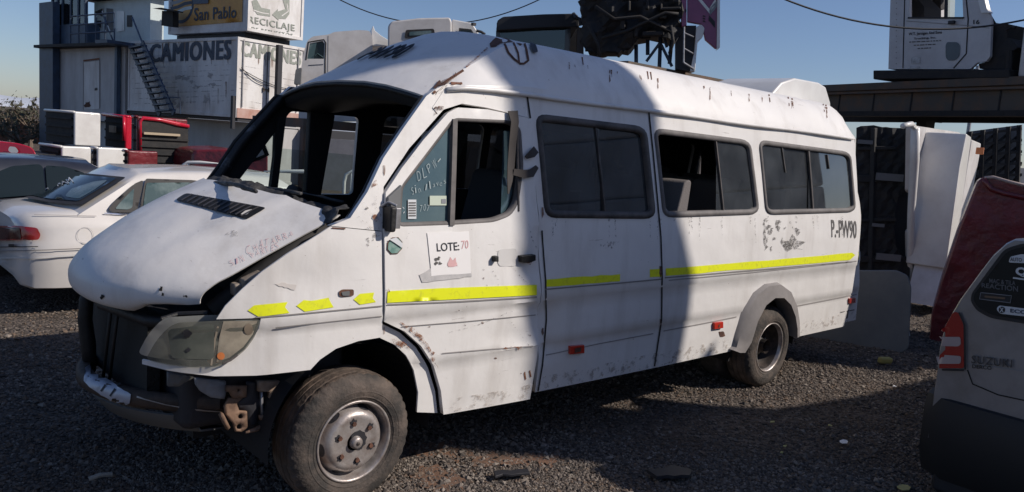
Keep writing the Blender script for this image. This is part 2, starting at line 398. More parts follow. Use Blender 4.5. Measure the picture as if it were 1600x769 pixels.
def soft(name, col, col2, scale=45, cover=.5, stretch=None):
    m = mat(name, col, .9, col2=col2, scale=scale*.7, spec=.2); t = m.node_tree; b = t.nodes['Principled BSDF']; o = t.nodes['Material Output']
    a = t.nodes.new('ShaderNodeBsdfTransparent'); x = t.nodes.new('ShaderNodeMixShader'); n = t.nodes.new('ShaderNodeTexNoise'); n.inputs['Scale'].default_value = scale; n.inputs['Detail'].default_value = 6; n.inputs['Roughness'].default_value = .7
    tc = t.nodes.new('ShaderNodeTexCoord'); mp = t.nodes.new('ShaderNodeMapping'); mp.inputs['Scale'].default_value = stretch or (1, 1, 1)
    r_ = t.nodes.new('ShaderNodeMapRange'); r_.inputs['From Min'].default_value = .62-cover*.35; r_.inputs['From Max'].default_value = .80-cover*.35
    t.links.new(tc.outputs['Object'], mp.inputs[0]); t.links.new(mp.outputs[0], n.inputs['Vector']); t.links.new(n.outputs['Fac'], r_.inputs['Value']); t.links.new(r_.outputs[0], x.inputs[0]); t.links.new(a.outputs[0], x.inputs[1]); t.links.new(b.outputs[0], x.inputs[2]); t.links.new(x.outputs[0], o.inputs[0]); return m
M['rustS'] = soft('bleeding_rust', (.19, .07, .035), (.30, .15, .085), 40, .55); M['rustdkS'] = soft('dark_bleeding_rust', (.085, .04, .028), (.20, .09, .055), 45, .6); M['streakS'] = soft('rust_run', (.12, .055, .035), (.28, .17, .12), 45, .62, (1, 1, .15))
M['scrapeS'] = soft('scraped_paint', (.20, .185, .175), (.38, .36, .345), 55, .3); M['glueS'] = soft('glue_residue', (.15, .14, .135), (.26, .25, .24), 70, .55)

# ------------------------------------------------------------------ writing, decals, ribbons
def text2d(s, bold=0.0, shear=0.0, space=1.0):
    cu = bpy.data.curves.new('lettering', 'FONT'); cu.body = s; cu.offset = bold; cu.shear = shear; cu.resolution_u = 3; cu.space_character = space
    o = bpy.data.objects.new('lettering', cu); COL.objects.link(o)
    dg = bpy.context.evaluated_depsgraph_get(); me = o.evaluated_get(dg).to_mesh()
    v = np.array([q.co[:2] for q in me.vertices]); f = [tuple(p.vertices) for p in me.polygons]
    o.evaluated_get(dg).to_mesh_clear(); bpy.data.objects.remove(o); bpy.data.curves.remove(cu)
    lo, hi = v.min(0), v.max(0); return (v-lo)/(hi-lo), f
def cast(bv, px, py, off):
    d = Vector(ray(px, py)).normalized(); h, n, i, k = bv.ray_cast(Vector(CO), d)
    if h is None: return None
    if n.dot(d) > 0: n = -n
    return h+n*off
def put(bv, v2, f, name, m, parent, off=.003, smooth=True, fallback=True):
    P = [cast(bv, *q, off[i] if hasattr(off, '__len__') else off) for i, q in enumerate(v2)]; g = G(); ok = [p is not None for p in P]
    ff = [q for q in f if all(ok[i] for i in q)]
    if not ff: print('MISS', name); return None
    g.v = [tuple(p) if p is not None else (0, 0, 0) for p in P]; used = sorted({i for q in ff for i in q}); mp = {a: b for b, a in enumerate(used)}
    g.v = [g.v[i] for i in used]; g.f = [tuple(mp[i] for i in q) for q in ff]; g.m = [0]*len(g.f)
    return g.build(name, m, parent, smooth=smooth, face=tuple(-CF))
def decal(bv, poly, name, m, parent, off=.003, step=14, holes=()):
    v, f = cdt(poly, holes, step); return put(bv, v, f, name, m, parent, off)
def bil(v, q):
    (a, b, c, d) = [np.array(k, float) for k in q]; u = v[:, :1]; t = v[:, 1:]
    return (1-u)*(1-t)*a+u*(1-t)*b+u*t*c+(1-u)*t*d
def write(bv, s, quad, name, m, parent, off=.004, bold=.0, shear=0., space=1., heavy=0):
    """quad: bottom-left, bottom-right, top-right, top-left in photo pixels"""
    v, f = text2d(s, bold, shear, space)
    if heavy:
        n = len(v); sh = [(a, c) for a in (-1, 0, 1) for c in (-1, 1)]; f = [tuple(i+n*k for i in q) for k in range(6) for q in f]; off = np.repeat([off+.0015*k for k in range(6)], n)
        v = np.vstack([v+(a*heavy, c*heavy*2.2) for a, c in sh])
    return put(bv, bil(v, quad), f, name, m, parent, off, smooth=False)
def ribbon(bv, pts, wd, name, m, parent, off=.002, step=10):
    P = []; pts = [np.array(p, float) for p in pts]
    for a, b in zip(pts, pts[1:]):
        k = max(1, int(np.linalg.norm(b-a)/step))
        for t in range(k): P.append(a+(b-a)*t/k)
    P.append(pts[-1]); L, Rr = [], []
    for i, p in enumerate(P):
        d = P[min(i+1, len(P)-1)]-P[max(0, i-1)]; n = np.array([-d[1], d[0]])/(np.linalg.norm(d)+1e-9)
        L.append(p+n*wd/2); Rr.append(p-n*wd/2)
    N = len(P); return put(bv, L+Rr, [(i, i+1, N+i+1, N+i) for i in range(N-1)], name, m, parent, off)
def jag(poly, a=2.0, step=5):
    out = []
    for i in range(len(poly)):
        p, q = np.array(poly[i], float), np.array(poly[(i+1) % len(poly)], float); k = max(1, int(np.linalg.norm(q-p)/step))
        for t in range(k): out.append(tuple(p+(q-p)*t/k+rng.normal(0, a/2, 2)))
    return out

exec_parts = []
# ================================================================== GROUND AND FAR SETTING
def ground_mat():
    m = bpy.data.materials.new('grey_gravel'); m.use_nodes = True; t = m.node_tree; b = t.nodes['Principled BSDF']; L = t.links
    b.inputs['Roughness'].default_value = .95; b.inputs['Specular IOR Level'].default_value = .2
    tc = t.nodes.new('ShaderNodeTexCoord')
    v = t.nodes.new('ShaderNodeTexVoronoi'); v.inputs['Scale'].default_value = 38; L.new(tc.outputs['Object'], v.inputs['Vector'])
    n = t.nodes.new('ShaderNodeTexNoise'); n.inputs['Scale'].default_value = .7; n.inputs['Detail'].default_value = 7; L.new(tc.outputs['Object'], n.inputs['Vector'])
    hs = t.nodes.new('ShaderNodeSeparateColor'); L.new(v.outputs['Color'], hs.inputs[0])
    r1 = t.nodes.new('ShaderNodeValToRGB'); e = r1.color_ramp.elements
    e[0].color = (.04, .033, .028, 1); e[1].color = (.16, .132, .112, 1); L.new(hs.outputs[0], r1.inputs[0])
    x = t.nodes.new('ShaderNodeMix'); x.data_type = 'RGBA'; x.blend_type = 'MIX'
    mr = t.nodes.new('ShaderNodeMapRange'); mr.inputs['From Min'].default_value = .5; mr.inputs['From Max'].default_value = .75; mr.inputs['To Max'].default_value = .6; L.new(n.outputs['Fac'], mr.inputs['Value'])
    L.new(mr.outputs[0], x.inputs['Factor']); L.new(r1.outputs[0], x.inputs['A']); x.inputs['B'].default_value = (.10, .07, .05, 1)
    L.new(x.outputs['Result'], b.inputs['Base Color'])
    u = t.nodes.new('ShaderNodeBump'); u.inputs['Strength'].default_value = .9; u.inputs['Distance'].default_value = .02; u.invert = True
    L.new(v.outputs['Distance'], u.inputs['Height']); L.new(u.outputs[0], b.inputs['Normal']); return m
M['ground'] = ground_mat()
g = G(); g.add([(-4000, -4000, 0), (4000, -4000, 0), (4000, 4000, 0), (-4000, 4000, 0)], [(0, 1, 2, 3)])
tag(g.build('ground', M['ground']), kind='structure')
# far hills: a low snowy range kilometres off, its haze painted into the colour
g = G(); rows = [[], [], []]
for k in range(90):
    a = R(20+k*1.6); d = 3900; h = 40+30*abs(math.sin(k*.37))+18*math.sin(k*1.13)+12*rng.random()
    x, y = d*math.cos(a), d*math.sin(a)
    rows[0].append((x*.93, y*.93, -1)); rows[1].append((x, y, max(18, h*.75))); rows[2].append((x*1.04, y*1.04, -1))
g.grid(rows); tag(g.build('hills', mat('snowy_slopes_painted_haze', (.42, .46, .53), .9, col2=(.55, .58, .64), scale=.004), smooth=True), kind='structure')

# gravel stones, uncountable: one object
def stones():
    T = np.array([(1, 0, 0), (-1, 0, 0), (0, 1, 0), (0, -1, 0), (0, 0, 1), (0, 0, -1)], float)
    TF = np.array([(0, 2, 4), (2, 1, 4), (1, 3, 4), (3, 0, 4), (2, 0, 5), (1, 2, 5), (3, 1, 5), (0, 3, 5)])
    pts = []
    # image-uniform sampling, so the stones are as dense as the picture can show
    for _ in range(85000):
        px, py = rng.uniform(-60, 1660), 470+310*rng.random()**.8
        p = Z(px, py); 
        if -4 < p[0] < 13 and -3.2 < p[1] < 6.5: pts.append(p[:2])
    pts = np.array(pts); n = len(pts)
    fld = np.sin(pts[:, 0]*1.7+1.3*np.sin(pts[:, 1]*1.1))+np.sin(pts[:, 1]*2.3+1.1*np.sin(pts[:, 0]*.9+2))+.6*np.sin(pts[:, 0]*5.1+pts[:, 1]*4.3)
    keep = (fld > -1.25) | (rng.random(len(pts)) < .35); pts = pts[keep]; fld = fld[keep]; n = len(pts)
    cid = np.array([rng.choice(5, p=[.3, .27, .17, .10, .16]) if f_ > -.4 else rng.choice(5, p=[.2, .2, .06, .36, .18]) for f_ in fld])
    dist = np.hypot(pts[:, 0]-CO[0], pts[:, 1]-CO[1])
    r = rng.uniform(.0055, .0125, n)*(.72+.065*dist)*np.where(rng.random(n) < .05, 1.9, 1)*np.where(fld > .9, 1.15, 1)
    V = T[None]*(1+rng.uniform(-.35, .35, (n, 6, 1)))*r[:, None, None]*np.stack([np.ones(n), rng.uniform(.7, 1.2, n), rng.uniform(.5, .8, n)], 1)[:, None, :]
    a = rng.uniform(0, 6.28, n); c, s = np.cos(a), np.sin(a); tl = rng.uniform(-.6, .6, n)
    x, y, z = V[..., 0], V[..., 1], V[..., 2]
    x, z = x*np.cos(tl)[:, None]-z*np.sin(tl)[:, None], x*np.sin(tl)[:, None]+z*np.cos(tl)[:, None]
    V = np.stack([x*c[:, None]-y*s[:, None]+pts[:, 0, None], x*s[:, None]+y*c[:, None]+pts[:, 1, None], z+(r*.30)[:, None]], -1)
    Fc = (TF[None]+6*np.arange(n)[:, None, None]).reshape(-1, 3)
    me = bpy.data.meshes.new('gravel'); me.from_pydata(V.reshape(-1, 3).tolist(), [], Fc.tolist())
    cols = [(.165, .138, .118), (.115, .096, .083), (.245, .21, .178), (.145, .106, .08), (.075, .065, .058)]
    for i, c_ in enumerate(cols): me.materials.append(mat('gravel_stone', c_, .95, spec=.2))
    me.polygons.foreach_set('material_index', np.repeat(cid, 8).astype(np.int32))
    o = bpy.data.objects.new('gravel', me); COL.objects.link(o)
    tag(o, 'loose grey crushed gravel covering the yard', 'gravel', kind='stuff')
stones()

# ================================================================== THE WRECKED MINIBUS  (x runs from its nose to its tail)
S_Z = [.38, .60, .715, .725, .80, .985, .998, 1.10, 1.35, 1.5, 1.8, 2.06, 2.18, 2.3]
S_Y = [.045, .028, .022, .014, .012, .010, .0, 0, .012, .028, .062, .095, .112, .13]
T_X = [-1.12, -1.1, -1.06, -1.0, -.93, -.85, -.7, -.5, -.3, 0, 5.38, 5.47, 5.56]
T_Y = [1.2, .9, .55, .30, .2, .14, .085, .035, .012, 0, 0, .02, .09]
def gau(x, z, x0, z0, rx, rz): return math.exp(-((x-x0)/rx)**2-((z-z0)/rz)**2)
def side_y(x, z):
    y = interp(z, S_Z, S_Y)+interp(x, T_X, T_Y)
    if .05 < x < 1.3:
        y += .030*gau(x, z, 1.05, 1.20, .10, .07)+.022*gau(x, z, 1.17, 1.36, .05, .12)+.018*gau(x, z, .98, .80, .16, .06)-.012*gau(x, z, 1.1, .7, .10, .05)-.015*gau(x, z, 1.13, 1.47, .06, .06)
    if .75 < x < 1.35 and .5 < z < 1.02:
        d = ((x-.96)*.78+(z-.96)*.62)/.12; y += .028*max(0, min(1, d))*max(0, min(1, (z-.60)/.06))*max(0, min(1, (.99-z)/.05))
    y += .012*gau(x, z, 2.2, .62, .3, .1)+.008*gau(x, z, 1.9, 1.3, .35, .12)+.012*gau(x, z, -.35, 1.2, .2, .1)
    return y
def SV(px, py):
    r = ray(px, py); g_ = lambda y: (lambda P: y-side_y(P[0], P[2]))(CO+r*((y-CO[1])/r[1]))
    y0 = -.08; y1 = None; y = y0
    while y < 1.4:
        if g_(y) > 0: y1 = y; break
        y += .02
    a, b = (y1-.02, y1) if y1 is not None else (.0, .0)
    for _ in range(25):
        m_ = (a+b)/2
        if g_(m_) > 0: b = m_
        else: a = m_
    P = CO+r*((b-CO[1])/r[1]); return (P[0], P[2])
def near3(q, off=0): return (q[0], side_y(*q)+off, q[1])
def far3(q, off=0): return (q[0], 1.93-side_y(*q)-off, q[1])
SKIN = G()
ROWS = [.715, .725, .985, .998]
van = thing('wrecked_minibus', (2.3, .965, 0), 'white wrecked minibus with missing windscreen, yellow side stripe and LOTE paper on its door', 'minibus')
def side_panel(name, outl, holes, m=None, off=0., step=.06, far=False, solid=.03, xz=False, skin=True):
    o = outl if xz else [SV(*q) for q in outl]; hs = [h if xz else [SV(*q) for q in h] for h in holes]
    v, f = cdt(o, hs, step, ROWS); g = G(); g.add([(far3 if far else near3)(q, off) for q in v], f)
    used = sorted({i for q in g.f for i in q}); mp = {a: b for b, a in enumerate(used)}; g.v = [g.v[i] for i in used]; g.f = [tuple(mp[i] for i in q) for q in g.f]
    if skin and not far: SKIN.add(g.v, g.f)
    return g.build(name, [m or M['van'], M['inner']], van, smooth=True, face=(0, 1 if far else -1, 0), solid=solid, smat=1, auto=40)
W1 = rnd([(838, 180), (1008, 200), (1023, 340), (853, 338)], 16)
W2 = rnd([(1022, 202), (1171, 221), (1185, 333), (1037, 338)], 14)
W3 = rnd([(1186, 220), (1328, 239), (1336, 330), (1197, 334)], 12)
DW = rnd([(620, 354), (624, 291), (706, 184), (796, 188), (812, 200), (816, 262), (808, 318), (796, 337), (770, 347), (706, 351)], 9)
ARCHR = [(1141, 549), (1150, 520), (1163, 486), (1178, 462), (1196, 452), (1215, 453), (1230, 466), (1239, 490), (1243, 527)]
body_outline = [(699, 133), (830, 147), (930, 161), (1040, 177), (1180, 196), (1335, 216), (1340, 300), (1344, 395), (1343, 440), (1337, 500)] + ARCHR[::-1] + [(1090, 560), (1022, 575), (930, 594), (836, 613), (842, 560), (846, 440), (838, 300), (826, 184), (760, 168), (722, 162), (694, 171), (684, 178), (676, 168)]
side_panel('body_side', body_outline, [W1, W2, W3])
side_panel('front_door', [(598, 362), (601, 300), (626, 262), (660, 218), (698, 176), (714, 168), (760, 171), (822, 184), (830, 192), (833, 260), (838, 330), (842, 440), (839, 520), (826, 623), (760, 635), (691, 647), (687, 610), (676, 572), (656, 540), (630, 517), (598, 502)], [DW], off=-.012)
side_panel('front_fender', [(338, 499), (352, 478), (378, 452), (410, 424), (450, 396), (484, 375), (517, 354), (556, 358), (597, 362), (597, 430), (597, 527), (560, 533), (525, 545), (500, 562), (485, 578), (400, 587), (335, 588), (262, 579), (222, 569), (222, 562), (260, 570), (300, 574), (336, 573), (360, 564), (382, 546), (398, 524), (408, 497)], [], step=.05, solid=.012)
side_panel('arch_panel', [(598, 506), (628, 521), (653, 544), (672, 576), (683, 612), (687, 647), (655, 646), (657, 615), (650, 580), (638, 557), (620, 540), (598, 530)], [], off=.02, step=.05, solid=.012, skin=True)
side_panel('windscreen_pillar', [(518, 353), (548, 341), (575, 300), (600, 247), (632, 199), (667, 150), (682, 139), (700, 131), (722, 135), (716, 155), (694, 171), (672, 196), (640, 232), (600, 292), (598, 361), (556, 357)], [], off=.004, step=.05, solid=.05)
# far side, seen through the cab
fq = [(.12, 1.49), (.41, 1.92), (.38, 1.46)]
fw = rnd([(.44, 1.97), (.47, 2.01), (1.0, 2.01), (1.02, 1.44), (.41, 1.44)], .04)
fws = [rnd([(a, 1.50), (b, 1.50), (b, 2.04), (a, 2.04)], .07) for a, b in ((1.22, 2.2), (2.28, 3.6), (3.7, 5.2))]
side_panel('far_body_side', [(.05, .45), (5.57, .43), (5.31, 2.185), (.45, 2.17), (.38, 2.10), (-.08, 1.47), (.05, 1.42)], [fq, fw]+fws, far=True, xz=True)
side_panel('front_fender', [(-.74, 1.07), (-.4, 1.28), (-.1, 1.45), (.045, 1.41), (.045, .85), (-.1, .83), (-.3, .74), (-.42, .62), (-.60, .66), (-.60, .93), (-.62, 1.02)], [], far=True, xz=True, solid=.012)
def pane(outl, name, m, far=False, y_in=.012, xz=True, parent=None):
    v, f = cdt(outl, [], .12); g = G(); g.add([(far3 if far else near3)(q, y_in) for q in v], f)
    return g.build(name, m, parent or van, smooth=True)
pane(inset(fq, -.005), 'quarter_glass', M['glassc'], far=True)
pane([(.41, 1.44), (1.02, 1.44), (1.0, 1.73), (.43, 1.75)], 'door_glass', M['glassc'], far=True)
for h in fws: pane(inset(h, -.005), 'side_window', M['glassw'], far=True)
pp = [Y(px, py, 1.72) for px, py in ((485, 172), (524, 180), (501, 312), (478, 300))]
G().prism(pp, (0, .05, 0)).build('door_post', M['black'], van, bev=.008)
pp = [Y(px, py, 1.74) for px, py in ((437, 184), (447, 184), (433, 304), (422, 302))]
G().prism(pp, (0, .04, 0)).build('window_bar', M['black'], van)

# --- windows of the near side: rubber frame, panes, dividers
def ring(outl, wd, thick, name, m, out=.010, parent=None, depth=.03):
    o = [SV(*q) for q in outl]; o = np.array(o)
    if area2(o) < 0: o = o[::-1]
    i = inset(o, wd); e = inset(o, -.012); g = G(); n = len(o)
    rows = [[near3(q, .004) for q in e], [near3(q, -out) for q in inset(o, -.006)], [near3(q, -out*1.1) for q in inset(o, wd*.5)], [near3(q, -out*.3) for q in i], [near3(q, depth) for q in i]]
    g.grid(rows, close=True); ob = g.build(name, m, parent or van, smooth=True); return ob, i
def bar_px(a, b, wd, name, m, parent, off=-.002, dep=.02):
    A, B = SV(*a), SV(*b); g = G(); P = [np.array(near3((A[0]+(B[0]-A[0])*t, A[1]+(B[1]-A[1])*t))) for t in (0, .25, .5, .75, 1)]
    for p, q in zip(P, P[1:]): g.quadbox([p+(-wd/2, off, 0), p+(wd/2, off, 0), p+(wd/2, dep, 0), p+(-wd/2, dep, 0), q+(-wd/2, off, 0), q+(wd/2, off, 0), q+(wd/2, dep, 0), q+(-wd/2, dep, 0)])
    return g.build(name, m, parent)
def win(outl, m_rub, panes, bars, wd=.035):
    fr, inn = ring(outl, wd, .02, 'window_frame', m_rub)
    lo = np.array(inn).min(0); hi = np.array(inn).max(0)
    def clip(x0, x1, z0=None):
        z0 = z0 if z0 is not None else lo[1]
        P = [q for q in [(max(x0, lo[0]), z0), (min(x1, hi[0]), z0), (min(x1, hi[0]), hi[1]), (max(x0, lo[0]), hi[1])]]; return P
    for (a, b, m, dy) in panes:
        xa = lo[0] if a is None else SV(*a)[0]; xb = hi[0] if b is None else SV(*b)[0]
        pane(rnd(inset(clip(xa, xb), -.006), .03), 'window_pane', m, y_in=dy, parent=fr)
    for a, b, wd_ in bars: bar_px(a, b, wd_, 'window_divider', M['rubber'], fr)
win(W1, M['rubber'], [(None, (938, 270), M['glassd'], .008), ((934, 270), None, M['glassd'], .02)], [((931, 196), (946, 330), .016)])
win(W2, M['greyrub'], [((1122, 270), None, M['glassd'], .012)], [((1119, 219), (1131, 328), .012)], wd=.03)
win(W3, M['greyrub'], [(None, (1226, 280), M['glassd'], .008), ((1222, 280), (1270, 280), M['glassd'], .02), ((1266, 280), None, M['glassd'], .012)], [((1222, 230), (1228, 270), .010), ((1264, 236), (1271, 326), .022), ((1293, 242), (1296, 264), .010)], wd=.03)
# jagged left-over pane in the rear window
fr, inn = ring(DW, .020, .02, 'door_window_frame', M['greyrub'], out=.010, depth=.02)
bar_px((708, 186), (703, 352), .030, 'quarter_divider', M['greyrub'], fr, off=-.020)
qg = [SV(*q) for q in ((622, 352), (627, 293), (703, 192), (701, 350))]; pane(qg, 'quarter_glass', M['glassq'], y_in=.004)
qg = [SV(*q) for q in ((792, 205), (803, 205), (806, 300), (797, 335), (788, 338))]; pane(qg, 'door_glass', M['glassq'], y_in=.03)
G().prism([near3(SV(*q), -.03) for q in ((599, 352), (601, 308), (623, 288), (619, 354))], (0, .03, 0)).build('mirror_sail', M['panelgrey'], van, bev=.006)
# broken mirror stub
g = G(); P = np.array(near3(SV(603, 341), -.03)); g.obox(P, (.018, 0, 0), (0, .04, 0), (0, 0, .062)); g.build('mirror_stub', M['black'], van, bev=.012)
g = G(); P = np.array(near3(SV(610, 339), -.05)); g.obox(P, (.014, 0, 0), (0, .02, 0), (0, 0, .05)); g.tube([P+(0, 0, .06), P+(-.03, .03, .075), P+(-.05, .06, .05)], .008); g.build('mirror_bracket', M['alu'], van, bev=.008)

# --- raised roof with its sloping front
def roof_row(x):
    kk = max(0, (x-.37)/.64); k = kk if kk < .85 else 1-.15*max(0, 1-(kk-.85)/.3)**2
    k = min(1, k); zs = 2.112+.352*k; ys = .185+.095*k
    zc = 2.165+.395*min(1, max(0, (x-.33)/.74))+.03*math.sin(math.pi*min(1, max(0, (x-.33)/1.0))); zb = min(2.178, zs-.012)
    if x > 1.1: zs -= .006*(x-1.1); zc -= .006*(x-1.1)
    r = 0
    if x > 5.15: r = (x-5.15)/.16; d = .22*r**2.4; zs -= d; zc -= d*1.15
    yb = .108+.012*max(0, r)**3; ys += .02*r
    sag = .014*gau(x, 0, 1.8, 0, .35, 1)+.01*gau(x, 0, 3.2, 0, .5, 1)
    sh_ = max(0, min(1, (1.35-x)/.3))
    H = [(yb, zb), (yb+.008, zb+.05*(zs-zb)/.3), (yb+(ys-yb)*(.30+.05*sh_), zb+(zs-zb)*(.42-.06*sh_)), (yb+(ys-yb)*(.62+.05*sh_), zb+(zs-zb)*(.76-.07*sh_)-sag), (ys, zs-sag), (ys+.05, zs+(zc-zs)*(.34-.20*sh_)), (ys+.13, zs+(zc-zs)*(.58-.25*sh_)), (ys+.3, zs+(zc-zs)*(.86-.18*sh_)), (ys+.5, zs+(zc-zs)*(.97-.05*sh_)), (.965, zc)]
    bow = lambda y: -.045*(1-((y-.965)/.80)**2)*max(0, 1-(x-.33)/.7)
    row = [(x+bow(y)+(0.0 if x > .6 else 0), y, z) for y, z in H]
    return row+[(a, 1.93-b, c) for a, b, c in row[-2::-1]]
xs = [.375, .42, .5, .6, .7, .8, .88, .94, .98, 1.02, 1.06, 1.1, 1.16, 1.25, 1.4, 1.6, 1.8, 2.0, 2.3, 2.7, 3.1, 3.5, 4, 4.5, 4.9, 5.13, 5.19, 5.23, 5.26, 5.285, 5.30, 5.31]
g = G(); g.grid([roof_row(x) for x in xs]); SKIN.add(g.v, g.f)
roof = g.build('roof', [M['van'], M['inner']], van, smooth=True, face=(0, 0, 1), solid=.025, smat=1, auto=24)
ROOFG = g
nc_ = len(roof_row(1)); sharp_ = set()
for i in range(len(xs)-1):
    if xs[i+1] < 1.2: sharp_ |= {tuple(sorted((i*nc_+c, (i+1)*nc_+c))) for c in (4, nc_-5)}
at_ = roof.data.attributes.get('sharp_edge') or roof.data.attributes.new('sharp_edge', 'BOOLEAN', 'EDGE')
for e_ in roof.data.edges:
    if tuple(sorted(e_.vertices)) in sharp_: at_.data[e_.index].value = True
g = G(); g.tube([(.47, .102, 2.150), (.6, .098, 2.172), (.8, .096, 2.18)]+[(x, .096+.004*math.sin(x*5), 2.181+.003*math.sin(x*3.3)) for x in np.arange(1.0, 5.3, .15)], .013, 8); g.build('roof_gutter', M['van'], van, smooth=True)
# tail panel
rr = roof_row(5.31); P = [(y, z) for _, y, z in rr]+[(1.82, 1.0), (1.80, .43), (.13, .43), (.11, 1.0)]
v, f = cdt(P, [], .2); g = G(); g.add([(5.575-.15*(b-.43) if b < 2.18 else 5.312-(b-2.18)*.1, a, b) for a, b in v], f); g.build('tail_panel', [M['van'], M['inner']], van, solid=.02, smat=1, face=(1, 0, 0))
# rooftop unit
P = [Y(*q, .62) for q in ((1206, 172), (1205, 148), (1222, 129), (1243, 122), (1280, 129), (1291, 136), (1298, 160), (1299, 180))]
g = G(); g.prism(P, (0, .75, 0)); g.build('roof_vent_box', M['whitep'], van, bev=.02)

# --- windscreen opening: black glue flange, header, far pillar
hd = [np.array(roof_row(.375)[k]) for k in range(4, 15)]
pil = [np.array(near3(SV(*q), .045)) for q in ((552, 343), (577, 301), (602, 249), (634, 201), (668, 152))]
farp = [np.array((p[0], 1.93-p[1], p[2])) for p in pil]
g = G(); path = pil[::1]+[h+(0, 0, -.022) for h in hd]+farp[::-1]
for i, (a, b) in enumerate(zip(path, path[1:])): pass
g.tube(path, .012, 8); g.build('windscreen_flange', M['black'], van, smooth=True)
g = G()
fo = [np.array((p[0]+.0, p[1]+.055, p[2]+.01)) for p in farp]; 
g.grid([[p+(.0, .02, .0) for p in farp], [p+(.01, -.045, -.005) for p in farp], [p+(.07, -.035, -.015) for p in farp], [p+(.08, .03, .0) for p in farp]], close=False)
g.build('windscreen_pillar', mat('scuffed_black_pillar', (.016, .017, .02), .5, col2=(.16, .17, .19), scale=5, thr=(.56, .68)), van, smooth=True, solid=.01)
g = G(); g.grid([[h+(.0, 0, -.015) for h in hd], [h+(.03, 0, -.085) for h in hd], [h+(.30, 0, -.11) for h in hd], [h+(.9, 0, .0) for h in hd]]); g.build('headliner', M['inner'], van, smooth=True)

# --- bonnet
HC = [(-.30, 1.575), (-.42, 1.53), (-.58, 1.465), (-.74, 1.385), (-.88, 1.295), (-.98, 1.215), (-1.045, 1.13), (-1.055, 1.07), (-1.02, 1.02), (-.97, .992)]
HE = [(-.11, .12, 1.488), (-.206, .14, 1.434), (-.306, .165, 1.375), (-.486, .20, 1.271), (-.60, .222, 1.203), (-.654, .235, 1.173), (-.69, .243, 1.145), (-.712, .25, 1.122), (-.722, .256, 1.10), (-.722, .26, 1.082)]
LIP_Y = [.26, .29, .40, .48, .53, .58, .85, 1.3, 1.67]; LIP_Z = [1.082, 1.078, 1.066, 1.05, 1.02, .998, .993, .985, 1.07]
g = G(); rows = []
def cr(P, n):
    P = np.array(P, float); out = []; Q = np.vstack([2*P[0]-P[1], P, 2*P[-1]-P[-2]])
    for i in range(1, len(Q)-2):
        for t in np.linspace(0, 1, n, endpoint=False):
            a, b, c, d = Q[i-1], Q[i], Q[i+1], Q[i+2]; out.append(.5*(2*b+(c-a)*t+(2*a-5*b+4*c-d)*t*t+(3*b-a-3*c+d)*t**3))
    out.append(Q[-2]); return np.array(out)
hc, he = cr(HC, 4), cr(HE, 4)
for ri, ((xc, zc), (xe, ye, ze)) in enumerate(zip(hc, he)):
    row = []; fz = max(0, (ri/(len(hc)-1)-.72)/.28)
    for v_ in np.linspace(0, 1, 33):
        a = abs(2*v_-1); k = a**2.3; y = .965+(v_-.5)*2*(.965-ye)
        x = xc*(1-k)+xe*k; z = zc*(1-k)+ze*k
        z += .012*math.exp(-((a-.62)/.06)**2)*max(0, min(1, (x+1.0)/.3))-.012*gau(x, y, -.62, .55, .12, .12)
        fe = fz*(1-a**8); z = z*(1-fe)+interp(y, LIP_Y, LIP_Z)*fe+.010*k*(1-fz)
        row.append((x, y, z))
    rows.append(row)
g.grid(rows); SKIN.add(g.v, g.f); HOODG = g
hood = g.build('bonnet', [M['van'], M['inner']], van, smooth=True, face=(0, 0, 1), solid=.008, smat=1)
VB = SKIN.bvh(); HB = HOODG.bvh()
# bonnet vent grille
decal(HB, rnd([(274, 314), (291, 303), (417, 326), (386, 344)], 6), 'vent_grille', M['black'], hood, .006)
for t in np.linspace(.08, .92, 12):
    a = np.array((276, 313))*(1-t)+np.array((386, 342))*t; b = np.array((291, 304))*(1-t)+np.array((415, 327))*t
    ribbon(HB, [a, b], 2.0, 'grille_rib', M['rubber'], hood, .010)

# --- headlamp
v, f = cdt(rnd([SV(*q) for q in ((226, 561), (240, 534), (258, 512), (274, 502), (338, 499), (406, 498), (397, 524), (381, 545), (359, 562), (336, 571), (298, 572), (258, 568))], .02), [], .03)
g = G(); g.add([near3(q, -.006-.02*max(0, 1-((q[0]+.75)/.25)**2)) for q in v], f); SKIN.add(g.v, g.f); LG = g
lamp = g.build('headlamp', M['lens'], van, smooth=True, face=(0, -1, 0))
g = G(); g.add([near3(q, .09) for q in v], f); g.build('reflector', mat('grey_reflector', (.42, .42, .39), .3, .5), lamp, smooth=True)
LB = LG.bvh()
def ell(c, a, b, n=14, rot=0): return [(c[0]+a*math.cos(t)*math.cos(rot)-b*math.sin(t)*math.sin(rot), c[1]+a*math.cos(t)*math.sin(rot)+b*math.sin(t)*math.cos(rot)) for t in np.linspace(0, 2*math.pi, n, endpoint=False)]
decal(LB, [(349, 502), (402, 501), (395, 522), (380, 542), (358, 559), (338, 566), (342, 530)], 'side_lens', mat('yellowed_side_lens', (.34, .30, .235), .2, coat=.6, col2=(.20, .175, .14), scale=12), lamp, .002); decal(LB, ell((388, 514), 7, 9, 12), 'bulb_socket', mat('dim_bulb_socket', (.20, .16, .12), .4), lamp, .004); decal(LB, ell((345, 556), 6, 6, 12), 'indicator_spot', M['amber'], lamp, .004)
decal(LB, rnd([(262, 515), (335, 505), (334, 562), (268, 560)], 8), 'main_lens', mat('grey_green_lens', (.085, .095, .082), .15, coat=.7, col2=(.13, .135, .115), scale=9), lamp, .002)
decal(LB, jag(ell((293, 521), 6, 6), 2, 3), 'lamp_hole', M['ink'], lamp, .006); decal(LB, jag(ell((294, 546), 3.5, 4), 2, 3), 'lamp_hole', M['ink'], lamp, .006)
g = G(); P = np.array(near3(SV(340, 560), .03)); g.obox(P, (.03, 0, 0), (0, .02, 0), (0, 0, .03)); g.build('indicator_bulb', M['amber'], lamp, bev=.012)
